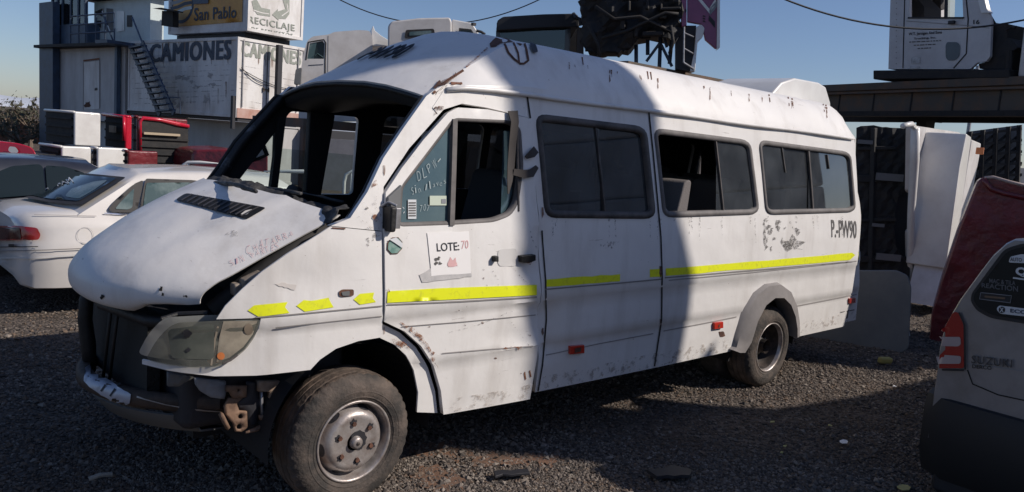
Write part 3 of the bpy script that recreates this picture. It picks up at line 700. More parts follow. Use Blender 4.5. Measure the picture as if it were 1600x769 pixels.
ribbon(LB, [(343, 500), (336, 530), (330, 571)], 3, 'lamp_divider', mat('tan_lamp_divider', (.30, .25, .19), .5), lamp, .001)
ribbon(LB, [(226, 562), (258, 569), (298, 573), (336, 572), (360, 563), (382, 546), (398, 524), (407, 498)], 3, 'lamp_seal', M['rubber'], lamp, .003)
ribbon(LB, [(274, 501), (338, 499), (406, 498)], 2.5, 'lamp_seal', M['rubber'], lamp, .003)
G().tube([Y(252, 499, .3), Y(278, 491, .3), Y(325, 489, .22)], .012).build('lamp_bracket', M['black'], van)

# --- front end with no grille or bumper
g = G(); g.ab((-.84, .58, .52), (-.78, 1.60, .97)); rad = g.build('radiator', mat('radiator_fins', (.006, .0065, .007), .6, bump=.6, bscale=140, stretch=(1, 6, 1)), van)
g = G()
for t in (-.875,): 
    g.tube([(t, 1.05, .50), (t-.03, .80, .98)], .008); g.tube([(t-.01, 1.12, .50), (t-.04, .87, .98)], .008)
g.tube([(-.72, .30, .98), (-.86, .5, .965), (-.93, .965, .955), (-.88, 1.36, .962), (-.80, 1.52, .97)], .028)
g.build('lock_carrier', M['black'], van, smooth=True)
up = [Y(px, py, 1.30) for px, py in ((140, 452), (134, 470), (134, 500), (138, 540), (140, 580))]
g = G(); g.tube(up, [.03, .038, .035, .035, .03], 8); g.build('headlamp_surround', M['black'], van, smooth=True, dis=(.02, .1))
bp = [(-.58, .30, .585), (-.74, .42, .575), (-.87, .60, .565), (-.95, .80, .555), (-.985, 1.02, .545), (-.96, 1.25, .54), (-.86, 1.48, .545), (-.7, 1.66, .56)]
bp = [tuple(q) for q in cr(bp, 4)]
g = G(); g.grid([[(x+.05, y, z+.035) for x, y, z in bp], [(x, y, z+.04) for x, y, z in bp], [(x-.02, y, z+.015) for x, y, z in bp], [(x-.02, y, z-.025) for x, y, z in bp], [(x+.01, y, z-.045) for x, y, z in bp], [(x+.06, y, z-.04) for x, y, z in bp]])
BB = g.bvh(); bum = g.build('bumper_beam', [mat('dark_rusty_beam', (.075, .05, .038), .7, .2, col2=(.03, .024, .02), scale=10, bump=.3, bscale=30)], van, smooth=True, solid=.006)
decal(BB, jag([(133, 577), (140, 571), (165, 591), (190, 608), (206, 617), (204, 630), (194, 634), (180, 629), (150, 611), (133, 596)], 1.2), 'paint_remnant', M['whitem'], bum, .006, 6)
for pts in (((154, 619), (174, 594)), ((168, 627), (188, 601))): ribbon(BB, pts, 3, 'rubber_strap', M['ink'], bum, .010)
ribbon(BB, [(215, 620), (260, 632), (300, 639), (345, 642)], 1.6, 'worn_edge', M['alu'], bum, .006); decal(BB, jag([(306, 650), (322, 651), (320, 661), (308, 659)], 2, 3), 'paint_remnant', M['alu'], bum, .006)
g = G(); g.grid([[(x+.03, y, z-.07) for x, y, z in bp[4:-6]], [(x+.10, y, z-.16) for x, y, z in bp[4:-6]], [(x+.25, y, z-.17) for x, y, z in bp[4:-6]]]); g.build('air_dam', M['panelgrey'], van, smooth=True, solid=.01)
# rusty end bracket
def brk(poly, y, dep, name, m, holes=()):
    v, f = cdt([tuple(q) for q in poly], holes, 10); P = [Y(*q, y) for q in v]; g = G(); g.add(P, f); return g.build(name, m, van, solid=dep, face=(-.4, -1, 0), auto=30)
brk([(354, 603), (386, 603), (385, 621), (364, 623), (359, 614), (354, 612)], .21, .015, 'bumper_bracket', M['bracket'], [ell((373, 610), 2, 2, 8)])
brk([(358, 622), (379, 622), (370, 631), (374, 642), (386, 643), (387, 668), (378, 675), (368, 675), (365, 663), (353, 648), (351, 636)], .22, .015, 'bumper_bracket', M['bracket'], [ell((376, 651), 4, 4, 10), ell((374, 667), 4.4, 4.4, 10)])
brk([(345, 651), (349, 646), (360, 668), (356, 673)], .20, .03, 'bracket_flange', M['bracket'])
brk([(386, 597), (404, 597), (407, 653), (404, 665), (387, 668), (386, 643), (375, 641), (371, 629), (386, 620)], .235, .015, 'bumper_bracket', M['ink'])
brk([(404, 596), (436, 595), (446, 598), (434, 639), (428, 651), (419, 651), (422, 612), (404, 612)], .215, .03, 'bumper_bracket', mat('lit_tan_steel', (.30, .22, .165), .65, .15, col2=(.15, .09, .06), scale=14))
brk([(408, 614), (411, 613), (412, 653), (409, 653)], .215, .02, 'bracket_flange', M['alu']); brk([(406, 650), (424, 648), (422, 653), (407, 657)], .205, .02, 'bracket_flange', M['bracket'])
g = G(); g.tube([Y(384, 676, .2), Y(400, 671, .21), Y(416, 662, .225), Y(427, 652, .235)], [.006, .012, .012, .006]); g.build('bracket_lip', M['bracket'], van, smooth=True)
brk([(263, 582), (304, 590), (287, 599), (280, 604), (263, 604)], .25, .02, 'lamp_carrier', M['panelgrey'])
brk([(305, 591), (353, 596), (354, 612), (351, 624), (329, 621), (314, 612), (307, 602)], .25, .02, 'lamp_carrier', mat('bluish_grey_metal', (.26, .27, .30), .6, col2=(.17, .17, .18), scale=8))
# engine bay
g = G(); g.ab((-.75, .36, .45), (.1, 1.6, .93)); g.ab((-.6, .30, .62), (-.1, .4, 1.0)); g.build('engine_block', M['ink'], van, bev=.05, dis=(.04, .2))
g = G(); P = Y(392, 437, .2); g.obox(P, (.045, 0, .02), (0, .03, 0), (0, 0, .022)); P = Y(372, 452, .22); g.obox(P, (.03, 0, 0), (0, .03, 0), (0, 0, .03)); g.build('hinge_bracket', mat('dusty_tan_metal', (.30, .25, .2), .7, col2=(.1, .08, .07), scale=20), van, bev=.012, dis=(.03, .06))
g = G(); P0, P1 = Y(330, 498, .16), Y(512, 360, .10)
g.tube([Y(332, 486, .30), Y(380, 446, .27), Y(430, 410, .24), Y(512, 357, .18)], .05, 8); g.build('inner_wing', M['under'], van, smooth=True, dis=(.03, .08))
# wheel wells, floor and underside
g = G()
prof = [(.47, .10), (.47, .80), (.05, .80)]
g.lathe(prof, (0.02, 0, .38), seg=24, a0=R(-8), a1=R(188)); g.build('wheel_well', M['inner'], van, smooth=False)
g = G(); g.lathe([(.50, .10), (.50, .75), (.05, .75)], (4.03, 0, .40), seg=24, a0=R(-10), a1=R(190)); g.build('wheel_well', M['inner'], van)
g = G(); g.ab((.52, .06, .46), (3.5, 1.87, .54)); g.ab((4.55, .06, .46), (5.5, 1.87, .54)); g.ab((3.5, .8, .5), (4.6, 1.87, .6)); g.ab((-.6, .62, .42), (5.2, .72, .52)); g.ab((-.6, 1.2, .42), (5.2, 1.3, .52)); g.ab((-.55, .75, .25), (.6, 1.2, .5)); g.build('floor_pan', M['under'], van)
g = G(); g.tube([(0, .3, .36), (0, 1.6, .36)], .05); g.tube([(4.03, .3, .36), (4.03, 1.6, .36)], .07); g.lathe([(.0, -.16), (.17, -.12), (.2, 0), (.17, .12), (0, .16)], (4.03, .965, .36), 16); g.build('axle', M['under'], van, smooth=True, split=True)
# cab interior
g = G(); g.prism([(-.2, .18, 1.42), (.1, .18, 1.44), (.36, .18, 1.30), (.34, .18, .9), (-.2, .18, .9)], (0, 1.56, 0)); g.build('dashboard', M['inner'], van, bev=.04)
g = G(); g.tube([(.50+.17*math.cos(a)*.4, .55+.19*math.sin(a), 1.30+.17*math.cos(a)) for a in np.linspace(0, 6.28, 25)], .014); g.tube([(.50, .55, 1.30), (.25, .55, 1.15)], .03); g.build('steering_wheel', M['black'], van, smooth=True)
def seat_part(x, y):
    g = G(); prof = rnd([(x-.02, 1.0), (x-.05, 1.2), (x+.08, 1.72), (x+.17, 1.74), (x+.13, 1.25), (x+.1, 1.0)], .05, 4); g.prism([(a, y, b) for a, b in prof], (0, .44, 0))
    g.prism([(a, y+.005, b) for a, b in rnd([(x-.42, .98), (x-.42, 1.08), (x+.06, 1.04), (x+.06, .94)], .03)], (0, .43, 0))
    g.ab((x-.35, y+.05, .54), (x+.05, y+.39, .95)); return g.build('seat', M['seat' if x > 2 else 'seatd'], van, bev=.03)
for x in (1.05, 2.62, 3.35, 4.1, 4.85):
    for y in ((.2, 1.25) if x < 2 else (.14, .62, 1.32)): seat_part(x, y)
# crumpled cowl along the windscreen base
cw = cr([near3(SV(548, 336), .06), (-.13, .35, 1.50), (-.24, .65, 1.545), (-.27, .965, 1.565), (-.24, 1.3, 1.55), (-.13, 1.6, 1.52), (-.02, 1.78, 1.50)], 8)
g = G(); g.grid([[p+(-.07, 0, -.05) for p in cw], [p+(-.055, 0, .0) for p in cw], [p+(.0, 0, .035) for p in cw], [p+(.06, 0, .02) for p in cw], [p+(.14, 0, -.05) for p in cw]]); g.build('windscreen_cowl', M['debris'], van, smooth=True, sub=1, dis=(.07, .055), solid=.006)
for k, (a, b, r_) in enumerate((((352, 292), (470, 303), .012), ((380, 302), (530, 330), .014), ((336, 286), (400, 299), .013), ((420, 296), (536, 316), .008))):
    A, B = Y(*a, 1.25-.05*k), Y(*b, .4); m_ = (A+B)/2+(0, 0, .012); G().tube(cr([A, m_, B], 6), r_).build('wiper_linkage', M['debris'] if k != 3 else M['black'], van, smooth=True, dis=(.02, .06))
g = G(); c0 = Y(366, 286, 1.45)
for k in range(26):
    u_ = rng.random()**1.5; c = np.array(cw[int((1-u_)*(len(cw)-1))])+rng.normal(0, .025, 3)*(1, 1, .2)+(.03, 0, -.004); a_ = rng.normal(0, 1, 3)*(.3, 1, .2); a_ /= np.linalg.norm(a_); b_ = np.cross(a_, rng.normal(0, 1, 3)); b_ /= np.linalg.norm(b_); g.obox(c, a_*(.02+.05*rng.random()), b_*(.006+.014*rng.random()), np.cross(a_, b_)*.006)
g.build('cowl_debris', M['debris'], van, dis=(.03, .05))
G().tube([Y(452, 302, 1.05)+(0, 0, 0), Y(456, 296, 1.0), Y(466, 300, .95)], .03).build('dash_knob', M['black'], van, smooth=True)

# --- wheels
def wheel(name, x, y0, dish, sub):
    R0 = .352; prof = [(.205, .004), (.222, -.012), (.25, -.02), (.285, -.020), (.315, -.008), (.335, .008), (.345, .022), (.349, .038), (.344, .042), (.344, .048), (.350, .052), (.352, .085), (.344, .088), (.344, .096), (.352, .10), (.352, .13), (.344, .134), (.344, .142), (.351, .146), (.347, .19), (.335, .205), (.29, .225), (.22, .215)]
    def tr(j, k): return -.007 if j in (5, 6, 7) and k % 3 == 0 else (-.004 if j in (9, 10) and k % 3 == 1 else 0)
    c = (x, y0, R0); g = G(); n = len(prof); g.lathe(prof, c, 120, 0, tr)
    for i in range(len(g.f)):
        j = i % (n-1); g.m[i] = 1 if 6 <= j <= 18 else 0
    ty = g.build('tyre', [M['tyre'], M['tread']], sub, smooth=True, auto=35)
    for rr, tx in ((.262, 0), (.232, 0)): G().lathe([(rr-.004, -.0195 if rr > .25 else -.0155), (rr, -.023 if rr > .25 else -.019), (rr+.004, -.0205 if rr > .25 else -.0175)], c, 60).build('sidewall_ridge', M['tyre'], ty, smooth=True)
    g = G()
    if dish == 'out':
        g.lathe([(.212, .0), (.214, -.010), (.206, -.014), (.198, -.004), (.192, .016), (.188, .05), (.178, .062)], c, 64)
        g.lathe([(.188, .060), (.182, .052), (.168, .020), (.158, .002), (.146, -.010), (.132, -.016), (.12, -.014), (.06, -.010), (.045, -.012)], c, 64)
        rim = g.build('rim', [M['rim']], sub, smooth=True)
        for k in range(6):
            a = R(68+60*k); e = []
            for t in np.linspace(0, 2*math.pi, 14, endpoint=False):
                da = .20*math.cos(t); rr = .173+.010*math.sin(t)
                e.append((x+rr*math.cos(a+da), y0+np.interp(rr, [.158, .168, .182], [.002, .020, .052])-.005, R0+rr*math.sin(a+da)))
            G().prism(e, (0, .003, 0)).build('hand_hole', M['ink'], rim)
            a2 = R(38+60*k); rr = .098; P = np.array((x+rr*math.cos(a2), y0-.0145, R0+rr*math.sin(a2)))
            G().tube([P+(0, .004, 0), P+(0, -.010, 0)], .0125, 6).build('wheel_nut', M['rustdk'], rim)
            gg = G(); pts = [P+(-.0+.024*math.cos(a2+q)*s, -.0035, .024*math.sin(a2+q)*s) for q, s in zip(np.linspace(-1.2, 1.2, 7), (.7, 1, .8, 1.3, .9, 1.1, .7))]+[P+(.01*math.cos(a2+3), -.0035, .01*math.sin(a2+3))]
            gg.prism(pts, (0, .002, 0)); gg.build('dirt_patch', M['ink'], rim)
        pts = [(x+rr*math.cos(a), y0-.0175, R0+.004+rr*math.sin(a)) for a, rr in zip(np.linspace(-1.2, 2.2, 14), [.05, .062, .058, .066, .06, .068, .06, .064, .058, .06, .052, .05, .046, .044])]+[(x-.02, y0-.0175, R0-.02)]
        G().prism(pts, (0, .003, 0)).build('grease_patch', M['ink'], rim)
        G().lathe([(0, -.042), (.022, -.042), (.030, -.036), (.034, -.014)], c, 24).build('hub_cap', M['rim'], rim, smooth=True)
        G().lathe([(0, -.046), (.009, -.046), (.011, -.040)], c, 12).build('hub_nut', M['rimdark'], rim, smooth=True)
    else:
        g.lathe([(.212, .0), (.213, -.010), (.206, -.012), (.199, .0), (.192, .02)], c, 64); g.lathe([(.192, .02), (.180, .05), (.176, .135), (.15, .142), (.11, .13), (.09, .10), (.07, .10), (.06, .07), (0, .07)], c, 64, 1)
        rim = g.build('rim', [M['rim'], M['rimdark']], sub, smooth=True)
        for k in range(6):
            a2 = R(20+60*k); P = np.array((x+.105*math.cos(a2), y0+.125, R0+.105*math.sin(a2))); G().tube([P, P+(0, -.03, 0)], .013, 6).build('wheel_nut', M['rim'], rim)
    return c
def whl(nm, x, y, dish):
    o = G().lathe([(.06, .0), (.06, .2)], (x, y+.02, .352), 16).build(nm, M['rimdark'], van); wheel(nm, x, y, dish, o); return o
whl('front_wheel', 0.0, .075, 'out'); whl('rear_wheel', 4.03, .055, 'in')
o = G().lathe([(.19, .0), (.28, -.015), (.34, .01), (.352, .05), (.352, .17), (.33, .21), (.2, .21)], (4.03, .34, .352), 64).build('rear_wheel', M['tyre'], van, smooth=True)
for x in (0, 4.03): G().lathe([(.0, 0), (.19, .0), (.28, .015), (.34, -.01), (.352, -.05), (.352, -.17), (.33, -.21), (.2, -.21)], (x, 1.86, .352), 48).build('front_wheel' if x == 0 else 'rear_wheel', M['tyre'], van, smooth=True)
G().ab((3.52, .12, .28), (3.535, .62, .62)).build('mud_flap', M['inner'], van)
# rear wheel-arch flare
fo_ = [SV(*q) for q in ((1138, 545), (1143, 540), (1147, 521), (1160, 484), (1176, 457), (1194, 443), (1214, 440), (1231, 452), (1241, 474), (1245, 500), (1245, 524))]
fi_ = [SV(*q) for q in ((1148, 549), (1156, 549), (1166, 533), (1176, 500), (1189, 475), (1203, 464), (1217, 464), (1228, 475), (1235, 493), (1238, 512), (1238, 526))]
g = G(); g.grid([[near3(q, .01) for q in fo_], [near3(q, -.035) for q in [(a[0]*.85+b[0]*.15, a[1]*.85+b[1]*.15) for a, b in zip(fo_, fi_)]], [near3(q, -.05) for q in fi_], [near3(q, .10) for q in fi_]]); g.build('arch_flare', mat('faded_grey_arch', (.20, .185, .18), .7, col2=(.27, .25, .245), scale=5), van, smooth=True, auto=50)

# --- markings and wear on the body
def sd(poly, name, m, off=.003, par=van, step=12): return decal(VB, poly, name, m, par, off, step)
sd([(387, 485), (397, 477), (449, 472), (445, 480), (452, 489), (404, 495)], 'reflective_tape', M['yellow'])
sd([(463, 478), (474, 469), (486, 470), (494, 469), (513, 465), (516, 472), (521, 480), (476, 487)], 'reflective_tape', M['yellow'])
sd([(552, 468), (562, 459), (584, 457), (582, 466), (587, 472), (562, 476)], 'reflective_tape', M['yellow'])
sd([(605, 455), (690, 450), (838, 445), (838, 461), (760, 465), (604, 473)], 'reflective_tape', M['yellow'], .005)
sd([(840, 436), (850, 435), (851, 449), (840, 450)], 'reflective_tape', M['yellow'])
sd(jag([(854, 436), (968, 428), (968, 440), (854, 448)], 1.5, 14), 'reflective_tape', M['yellow'])
sd([(1015, 421), (1034, 420), (1034, 432), (1015, 433)], 'reflective_tape', M['yellow'])
sd(jag([(1040, 420), (1200, 407), (1341, 394), (1341, 405), (1200, 418), (1040, 431)], .8, 25), 'reflective_tape', M['yellow'])
rb = lambda pts, wd, name='panel_seam', m=None, off=.0045: ribbon(VB, pts, wd, name, m or M['seam'], van, off)
rb([(1013, 174), (1020, 240), (1032, 370), (1034, 430), (1033, 500), (1022, 572)], 2.2)
rb([(823, 150), (828, 185)], 2.4); rb([(846, 360), (852, 440), (853, 500), (847, 570), (840, 611)], 2.2)
rb([(518, 356), (560, 359), (597, 362)], 2.0, 'panel_seam', M['rustdk'])
rb([(600, 390), (599, 440), (601, 470)], 2.4, 'rust_streak', M['rust'])
rb([(1313, 488), (1345, 482)], 1.2)
for pts in (((852, 555), (930, 538), (1020, 521)), ((1036, 517), (1100, 505), (1160, 493)), ((1245, 478), (1338, 460)), ((690, 552), (760, 546), (832, 541)), ((1044, 438), (1180, 425), (1338, 408))): rb(list(pts), 1.6, 'crease_line', M['crease'])
for pts, wd in ((((345, 500), (450, 492), (597, 478)), 2.0), (((604, 476), (720, 471), (838, 464)), 2.2), (((851, 452), (960, 443), (1034, 436)), 2.0), (((1038, 434), (1180, 422), (1341, 408)), 2.0), (((430, 512), (520, 502), (596, 494)), 1.4), (((606, 512), (720, 503), (836, 492)), 1.4)): rb(list(pts), wd, 'crease_line', mat('moulding_line', (.22, .205, .195), .8))
# side repeater, reflectors
sd(rnd([(529, 455), (534, 452), (552, 452), (552, 462), (534, 464), (529, 462)], 3), 'side_repeater', M['rustdk'], .006); sd(rnd([(532, 456), (545, 454), (545, 462), (534, 462)], 2), 'repeater_lens', M['panelgrey'], .010)
for q in ([(888, 540), (910, 538), (910, 551), (888, 553)], [(1113, 504), (1127, 502), (1127, 512), (1113, 514)], [(1325, 466), (1334, 465), (1334, 473), (1325, 474)]):
    P = [VB.ray_cast(Vector(CO), Vector(ray(*k)).normalized())[0] for k in q]; G().prism([np.array(p)+(0, -.02, 0) for p in P], (0, .03, 0)).build('side_reflector', M['red'], van, bev=.004)
    sd([(q[0][0]+6, q[0][1]+3), (q[1][0]-6, q[1][1]+3), (q[2][0]-6, q[2][1]-3), (q[3][0]+6, q[3][1]-3)], 'reflector_screw', M['rustdk'], .023)
# LOTE notice and stickers
pa = sd(jag([(667, 364), (732, 361), (735, 427), (673, 431)], .8, 16), 'paper_notice', M['paper'], .004)
sd(jag([(655, 430), (672, 418), (674, 428), (736, 424), (737, 432), (660, 441)], 1.2, 9), 'tape_residue', mat('grey_tape_residue', (.42, .41, .41), .8, col2=(.56, .54, .53), scale=30), .0035)
write(VB, 'LOTE:', [(682, 393), (717, 391), (716, 378), (681, 380)], 'notice_text', M['ink'], pa, .006, .01)
write(VB, '70', [(720, 389), (731, 388), (731, 375), (720, 376)], 'notice_text', M['pink'], pa, .006)
for c, a in (((682, 405), 4), ((680, 412), 3), ((687, 411), 3), ((686, 402), 2)): sd(jag(ell(c, a, a*.8, 9), 2, 3), 'notice_smudge', M['inkgrey'], .006, pa)
sd(jag(ell((706, 410), 9, 8, 12), 5, 4), 'notice_smudge', M['pink'], .006, pa)
st = sd(ell((616, 384), 12.5, 14.5, 8, .4), 'round_sticker', M['rustdk'], .004); sd(ell((616, 384), 11, 13, 8, .4), 'sticker_face', M['stickergreen'], .006, st)
sd([(606, 374), (617, 371), (627, 380), (626, 387), (614, 379)], 'sticker_peel', M['sticker'], .012, st)
write(VB, 'P.-PW90', [(1299, 371), (1338, 373), (1338, 345), (1298, 343)], 'fleet_number', M['inkgrey'], van, .004, .012)
write(VB, 'P-PW90', [(538, 97), (620, 93), (653, 72), (572, 79)], 'roof_number', M['ink'], roof, .010, .0, 0, 1.0, .007)
# remains of a poster
sd(jag([(1192, 344), (1196, 341), (1197, 365), (1199, 388), (1194, 391), (1192, 370)], 3, 5), 'torn_poster', M['glueS'])
sd(jag([(1222, 372), (1236, 369), (1247, 378), (1249, 389), (1225, 391)], 5, 4), 'torn_poster', M['glueS'])
for k in range(26):
    c = (1193+56*rng.random(), 342+48*rng.random()); a = 1+2.6*rng.random(); sd(jag(ell(c, a, a*1.3, 8), 2, 2.5), 'torn_poster', M['glueS'])
sd(jag([(935, 378), (965, 379), (962, 386), (937, 387)], 4, 5), 'smudge', M['scrapeS'])
# handwriting
def scrawl(bv, lines, m, par, off=.004):
    for s, q in lines:
        V_, F_ = [], []; n = len(s)
        for i, ch in enumerate(s):
            if ch == ' ': continue
            v, f = text2d(ch, -.022, .1); hgt = (.45 if ch in 'nasve' else .12 if ch == '-' else .9); w_ = .62/n
            a = rng.normal(0, .22); v = (v-.5)*(w_, hgt*(1+rng.normal(0, .12))); c, s_ = math.cos(a), math.sin(a)
            v = np.stack([v[:, 0]-v[:, 1]*s_*.12, v[:, 1]+v[:, 0]*s_*2], 1)+((i+.5)/n+rng.normal(0, .01), (.5 if ch == '-' else hgt/2)+rng.normal(0, .07))
            b_ = len(V_); V_ += list(v); F_ += [tuple(k+b_ for k in t) for t in f]
        put(bv, bil(np.array(V_), q), F_, 'handwriting', m, par, off, smooth=False)
scrawl(HB, [('CHATARRA', [(386, 397), (460, 369), (458, 358), (383, 386)]), ('SIN PARTES', [(360, 417), (440, 386), (437, 377), (356, 408)])], M['redmark'], hood)
QV = G(); v, f = cdt([SV(*q) for q in ((622, 352), (627, 293), (703, 192), (701, 350))], [], .1); QV.add([near3(q, .0) for q in v], f); QB = QV.bvh()
scrawl(QB, [('DLPW-', [(652, 284), (692, 256), (688, 240), (647, 268)]), ('Sin llaves', [(642, 305), (697, 286), (695, 274), (640, 293)]), ('707', [(655, 331), (672, 329), (672, 319), (655, 321)])], M['whitemark'], van, .002)
decal(QB, [(637, 312), (650, 312), (650, 342), (637, 342)], 'window_label', M['sticker'], van, .003)
for k in range(6): decal(QB, [(638, 316+4*k), (649, 316+4*k), (649, 318+4*k), (638, 318+4*k)], 'label_print', M['inkgrey'], van, .005)
decal(QB, [(671, 306), (697, 306), (697, 321), (671, 321)], 'window_label', mat('pale_green_label', (.5, .56, .46), .6), van, .003); decal(QB, [(689, 311), (696, 311), (696, 318), (689, 318)], 'label_print', M['stickerg'], van, .005)
decal(QB, rnd([(622, 322), (631, 324), (632, 333), (623, 335)], 3), 'window_label', M['sticker'], van, .003)
# rust and chips
for q in ([(735, 66), (765, 56), (800, 54), (830, 62), (827, 72), (808, 68), (790, 62), (770, 68), (764, 73)], ):
    pass
for q in (jag([(764, 69), (770, 62), (788, 58), (808, 57), (821, 62), (824, 69), (812, 71), (800, 66), (786, 68), (774, 73), (766, 74)], 2.5),): sd(q, 'rust_patch', M['rustdk'], .004, roof)
for pts, wd in ((((788, 69), (794, 83), (802, 92), (811, 99)), 3.2), (((811, 99), (809, 83), (802, 67)), 2.6), (((811, 100), (818, 100), (825, 95), (822, 78), (818, 64)), 3.4)): ribbon(VB, pts, wd, 'rust_line', M['rustdk'], roof, .004, 4)
for pts, wd, m in ((((676, 146), (690, 134), (704, 124), (724, 111)), 4, 'rustdk'), (((704, 131), (722, 132)), 3, 'rust'), (((728, 106), (745, 92), (762, 76)), 2.5, 'rustS'), (((679, 139), (688, 128)), 4, 'rustdk')): ribbon(VB, pts, wd, 'rust_line', M[m], roof, .006, 4)
for q in ([(826, 60), (834, 63), (836, 66), (828, 65)], [(827, 68), (836, 72), (839, 83), (833, 85), (828, 78)], [(1315, 168), (1321, 170), (1323, 178), (1317, 175)]): sd(rnd(q, 2), 'roof_vent', M['ink'], .012, roof)
for q in ([(674, 145), (690, 130), (712, 116), (714, 119), (697, 134), (680, 148)], [(675, 139), (686, 127), (690, 128), (680, 140)], [(702, 130), (722, 130), (722, 133), (703, 133)], [(680, 168), (692, 170), (684, 176), (678, 180)], [(676, 170), (684, 166), (716, 166), (714, 169), (690, 172)]): sd(jag(q, 2, 4), 'rust_patch', M['rustdkS'], .006)
for q in ([(523, 350), (540, 330), (557, 316), (558, 322), (546, 336), (532, 352)], [(578, 285), (586, 278), (588, 289), (581, 294)], [(583, 336), (588, 334), (588, 346), (584, 345)], [(597, 527), (618, 528), (636, 538), (640, 545), (622, 541), (604, 536), (597, 535)], [(622, 502), (640, 510), (662, 528), (676, 552), (684, 575), (678, 566), (660, 536), (640, 516), (626, 508)], [(598, 448), (606, 446), (608, 470), (599, 472)], [(785, 543), (814, 541), (814, 544), (790, 546)]): sd(jag(q, 2.5, 4), 'rust_patch', M['rustS'], .006)
for k in range(18):
    px = 880+420*rng.random()**1.2; py = 92+(px-850)*.172; L_ = 3+16*rng.random()**2; sd(jag([(px, py), (px+2, py), (px+2.2, py+L_), (px+1, py+L_+2)], .8, 4), 'rust_streak', M['streakS'], .003, roof)
for px, py, L_ in ((908, 90, 12), (920, 84, 20), (926, 86, 18), (1010, 112, 12), (1015, 113, 12), (1092, 118, 12), (1098, 120, 14), (1200, 148, 12), (1230, 152, 14), (1236, 154, 12), (1285, 163, 12), (1289, 164, 13)): sd([(px, py), (px+2.2, py), (px+3.5, py+L_), (px+2.4, py+L_)], 'rust_streak', M['rustdk'], .0035, roof)
for k in range(26):
    c = (602+230*rng.random(), 380+250*rng.random()); a = 1.0+2.2*rng.random()**2; sd(jag(ell(c, a, a*.7, 7), 1.2, 2.5), 'paint_chip', M['rustdkS' if k % 2 else 'scrapeS'], .003)
for q in ([(818, 583), (820, 580), (822, 592), (820, 594)], [(826, 580), (828, 578), (830, 588), (828, 590)], [(833, 577), (835, 576), (836, 585), (834, 587)]): sd(q, 'paint_chip', M['rust'], .003)
for q in ([(1122, 518), (1130, 517), (1132, 525), (1125, 526)],): sd(jag(q, 1.5, 3), 'paint_chip', M['rustdk'])
for c in ((160, 464), (290, 462), (252, 452), (254, 460)): decal(HB, jag(ell(c, 3, 2.5, 8), 2.5, 3), 'paint_chip', M['seam'], hood)
decal(HB, jag([(348, 366), (360, 361), (380, 361), (372, 368), (352, 369)], 2, 4), 'paint_scrape', M['scrapeS'], hood)
sd(jag([(570, 372), (586, 364), (596, 364), (580, 378), (572, 388), (574, 378)], 2, 4), 'paint_scrape', M['scrapeS']); sd(jag([(428, 444), (448, 442), (462, 446), (460, 453), (440, 449)], 2, 4), 'paint_scrape', mat('faint_beige_scrape', (.55, .51, .48), .7))
for k in range(16):
    a = np.array((560+38*rng.random(), 320+38*rng.random())); sd(jag([a, a+rng.normal(0, 9, 2), a+rng.normal(0, 5, 2)+(3, 3)], 1, 4), 'paint_scrape', M['scrapeS'], .006)
# soft grime: rust weeping at seams and below windows, dust along the sills
for px in (847, 1031, 600):
    for k in range(4):
        y0 = 200+360*rng.random(); sd(jag([(px-1, y0), (px+1.6, y0), (px+2, y0+6+8*rng.random()), (px-.6, y0+12+8*rng.random())], 1, 5), 'rust_streak', M['streakS'], .004)
for k in range(22):
    px = 860+460*rng.random(); y0 = 341-.01*(px-860); L_ = 8+34*rng.random(); sd([(px, y0), (px+2+3*rng.random(), y0), (px+3, y0+L_), (px+1.5, y0+L_)], 'dirt_run', M['scrapeS'], .003)
sill = soft('sill_dust', (.42, .37, .33), (.50, .45, .41), 14, .30)
sd([(692, 646), (826, 622), (829, 600), (760, 614), (690, 625)], 'sill_dust', sill, .003); sd([(838, 611), (1022, 573), (1090, 559), (1140, 547), (1142, 530), (1022, 552), (840, 590)], 'sill_dust', sill, .003); sd([(1246, 521), (1336, 500), (1338, 486), (1247, 505)], 'sill_dust', sill, .003)
# door handle: dented bowl and the black stub
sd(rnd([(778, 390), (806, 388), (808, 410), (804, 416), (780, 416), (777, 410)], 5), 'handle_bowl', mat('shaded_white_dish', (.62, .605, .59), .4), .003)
for q in ([(809, 399), (832, 397), (832, 406), (822, 410), (810, 409)], [(768, 400), (774, 399), (774, 408), (768, 408)]):
    P = [VB.ray_cast(Vector(CO), Vector(ray(*k)).normalized())[0] for k in q]; G().prism([np.array(p)+(0, -.03, 0) for p in P], (0, .05, 0)).build('door_handle', M['black'], van, bev=.004)
sd([(816, 408), (826, 407), (824, 411), (817, 411)], 'rust_patch', M['rustS'], .034)
for pts in (((768, 412), (770, 425), (778, 437)), ((774, 440), (778, 446), (780, 456)), ((826, 350), (830, 372), (838, 388)), ((798, 415), (812, 432), (830, 448)), ((782, 470), (800, 505), (826, 540)), ((640, 362), (634, 374)), ((700, 520), (745, 508), (800, 486)), ((960, 565), (990, 560))): rb(list(pts), 1.8, 'scratch', M['scrapeS'], .004)
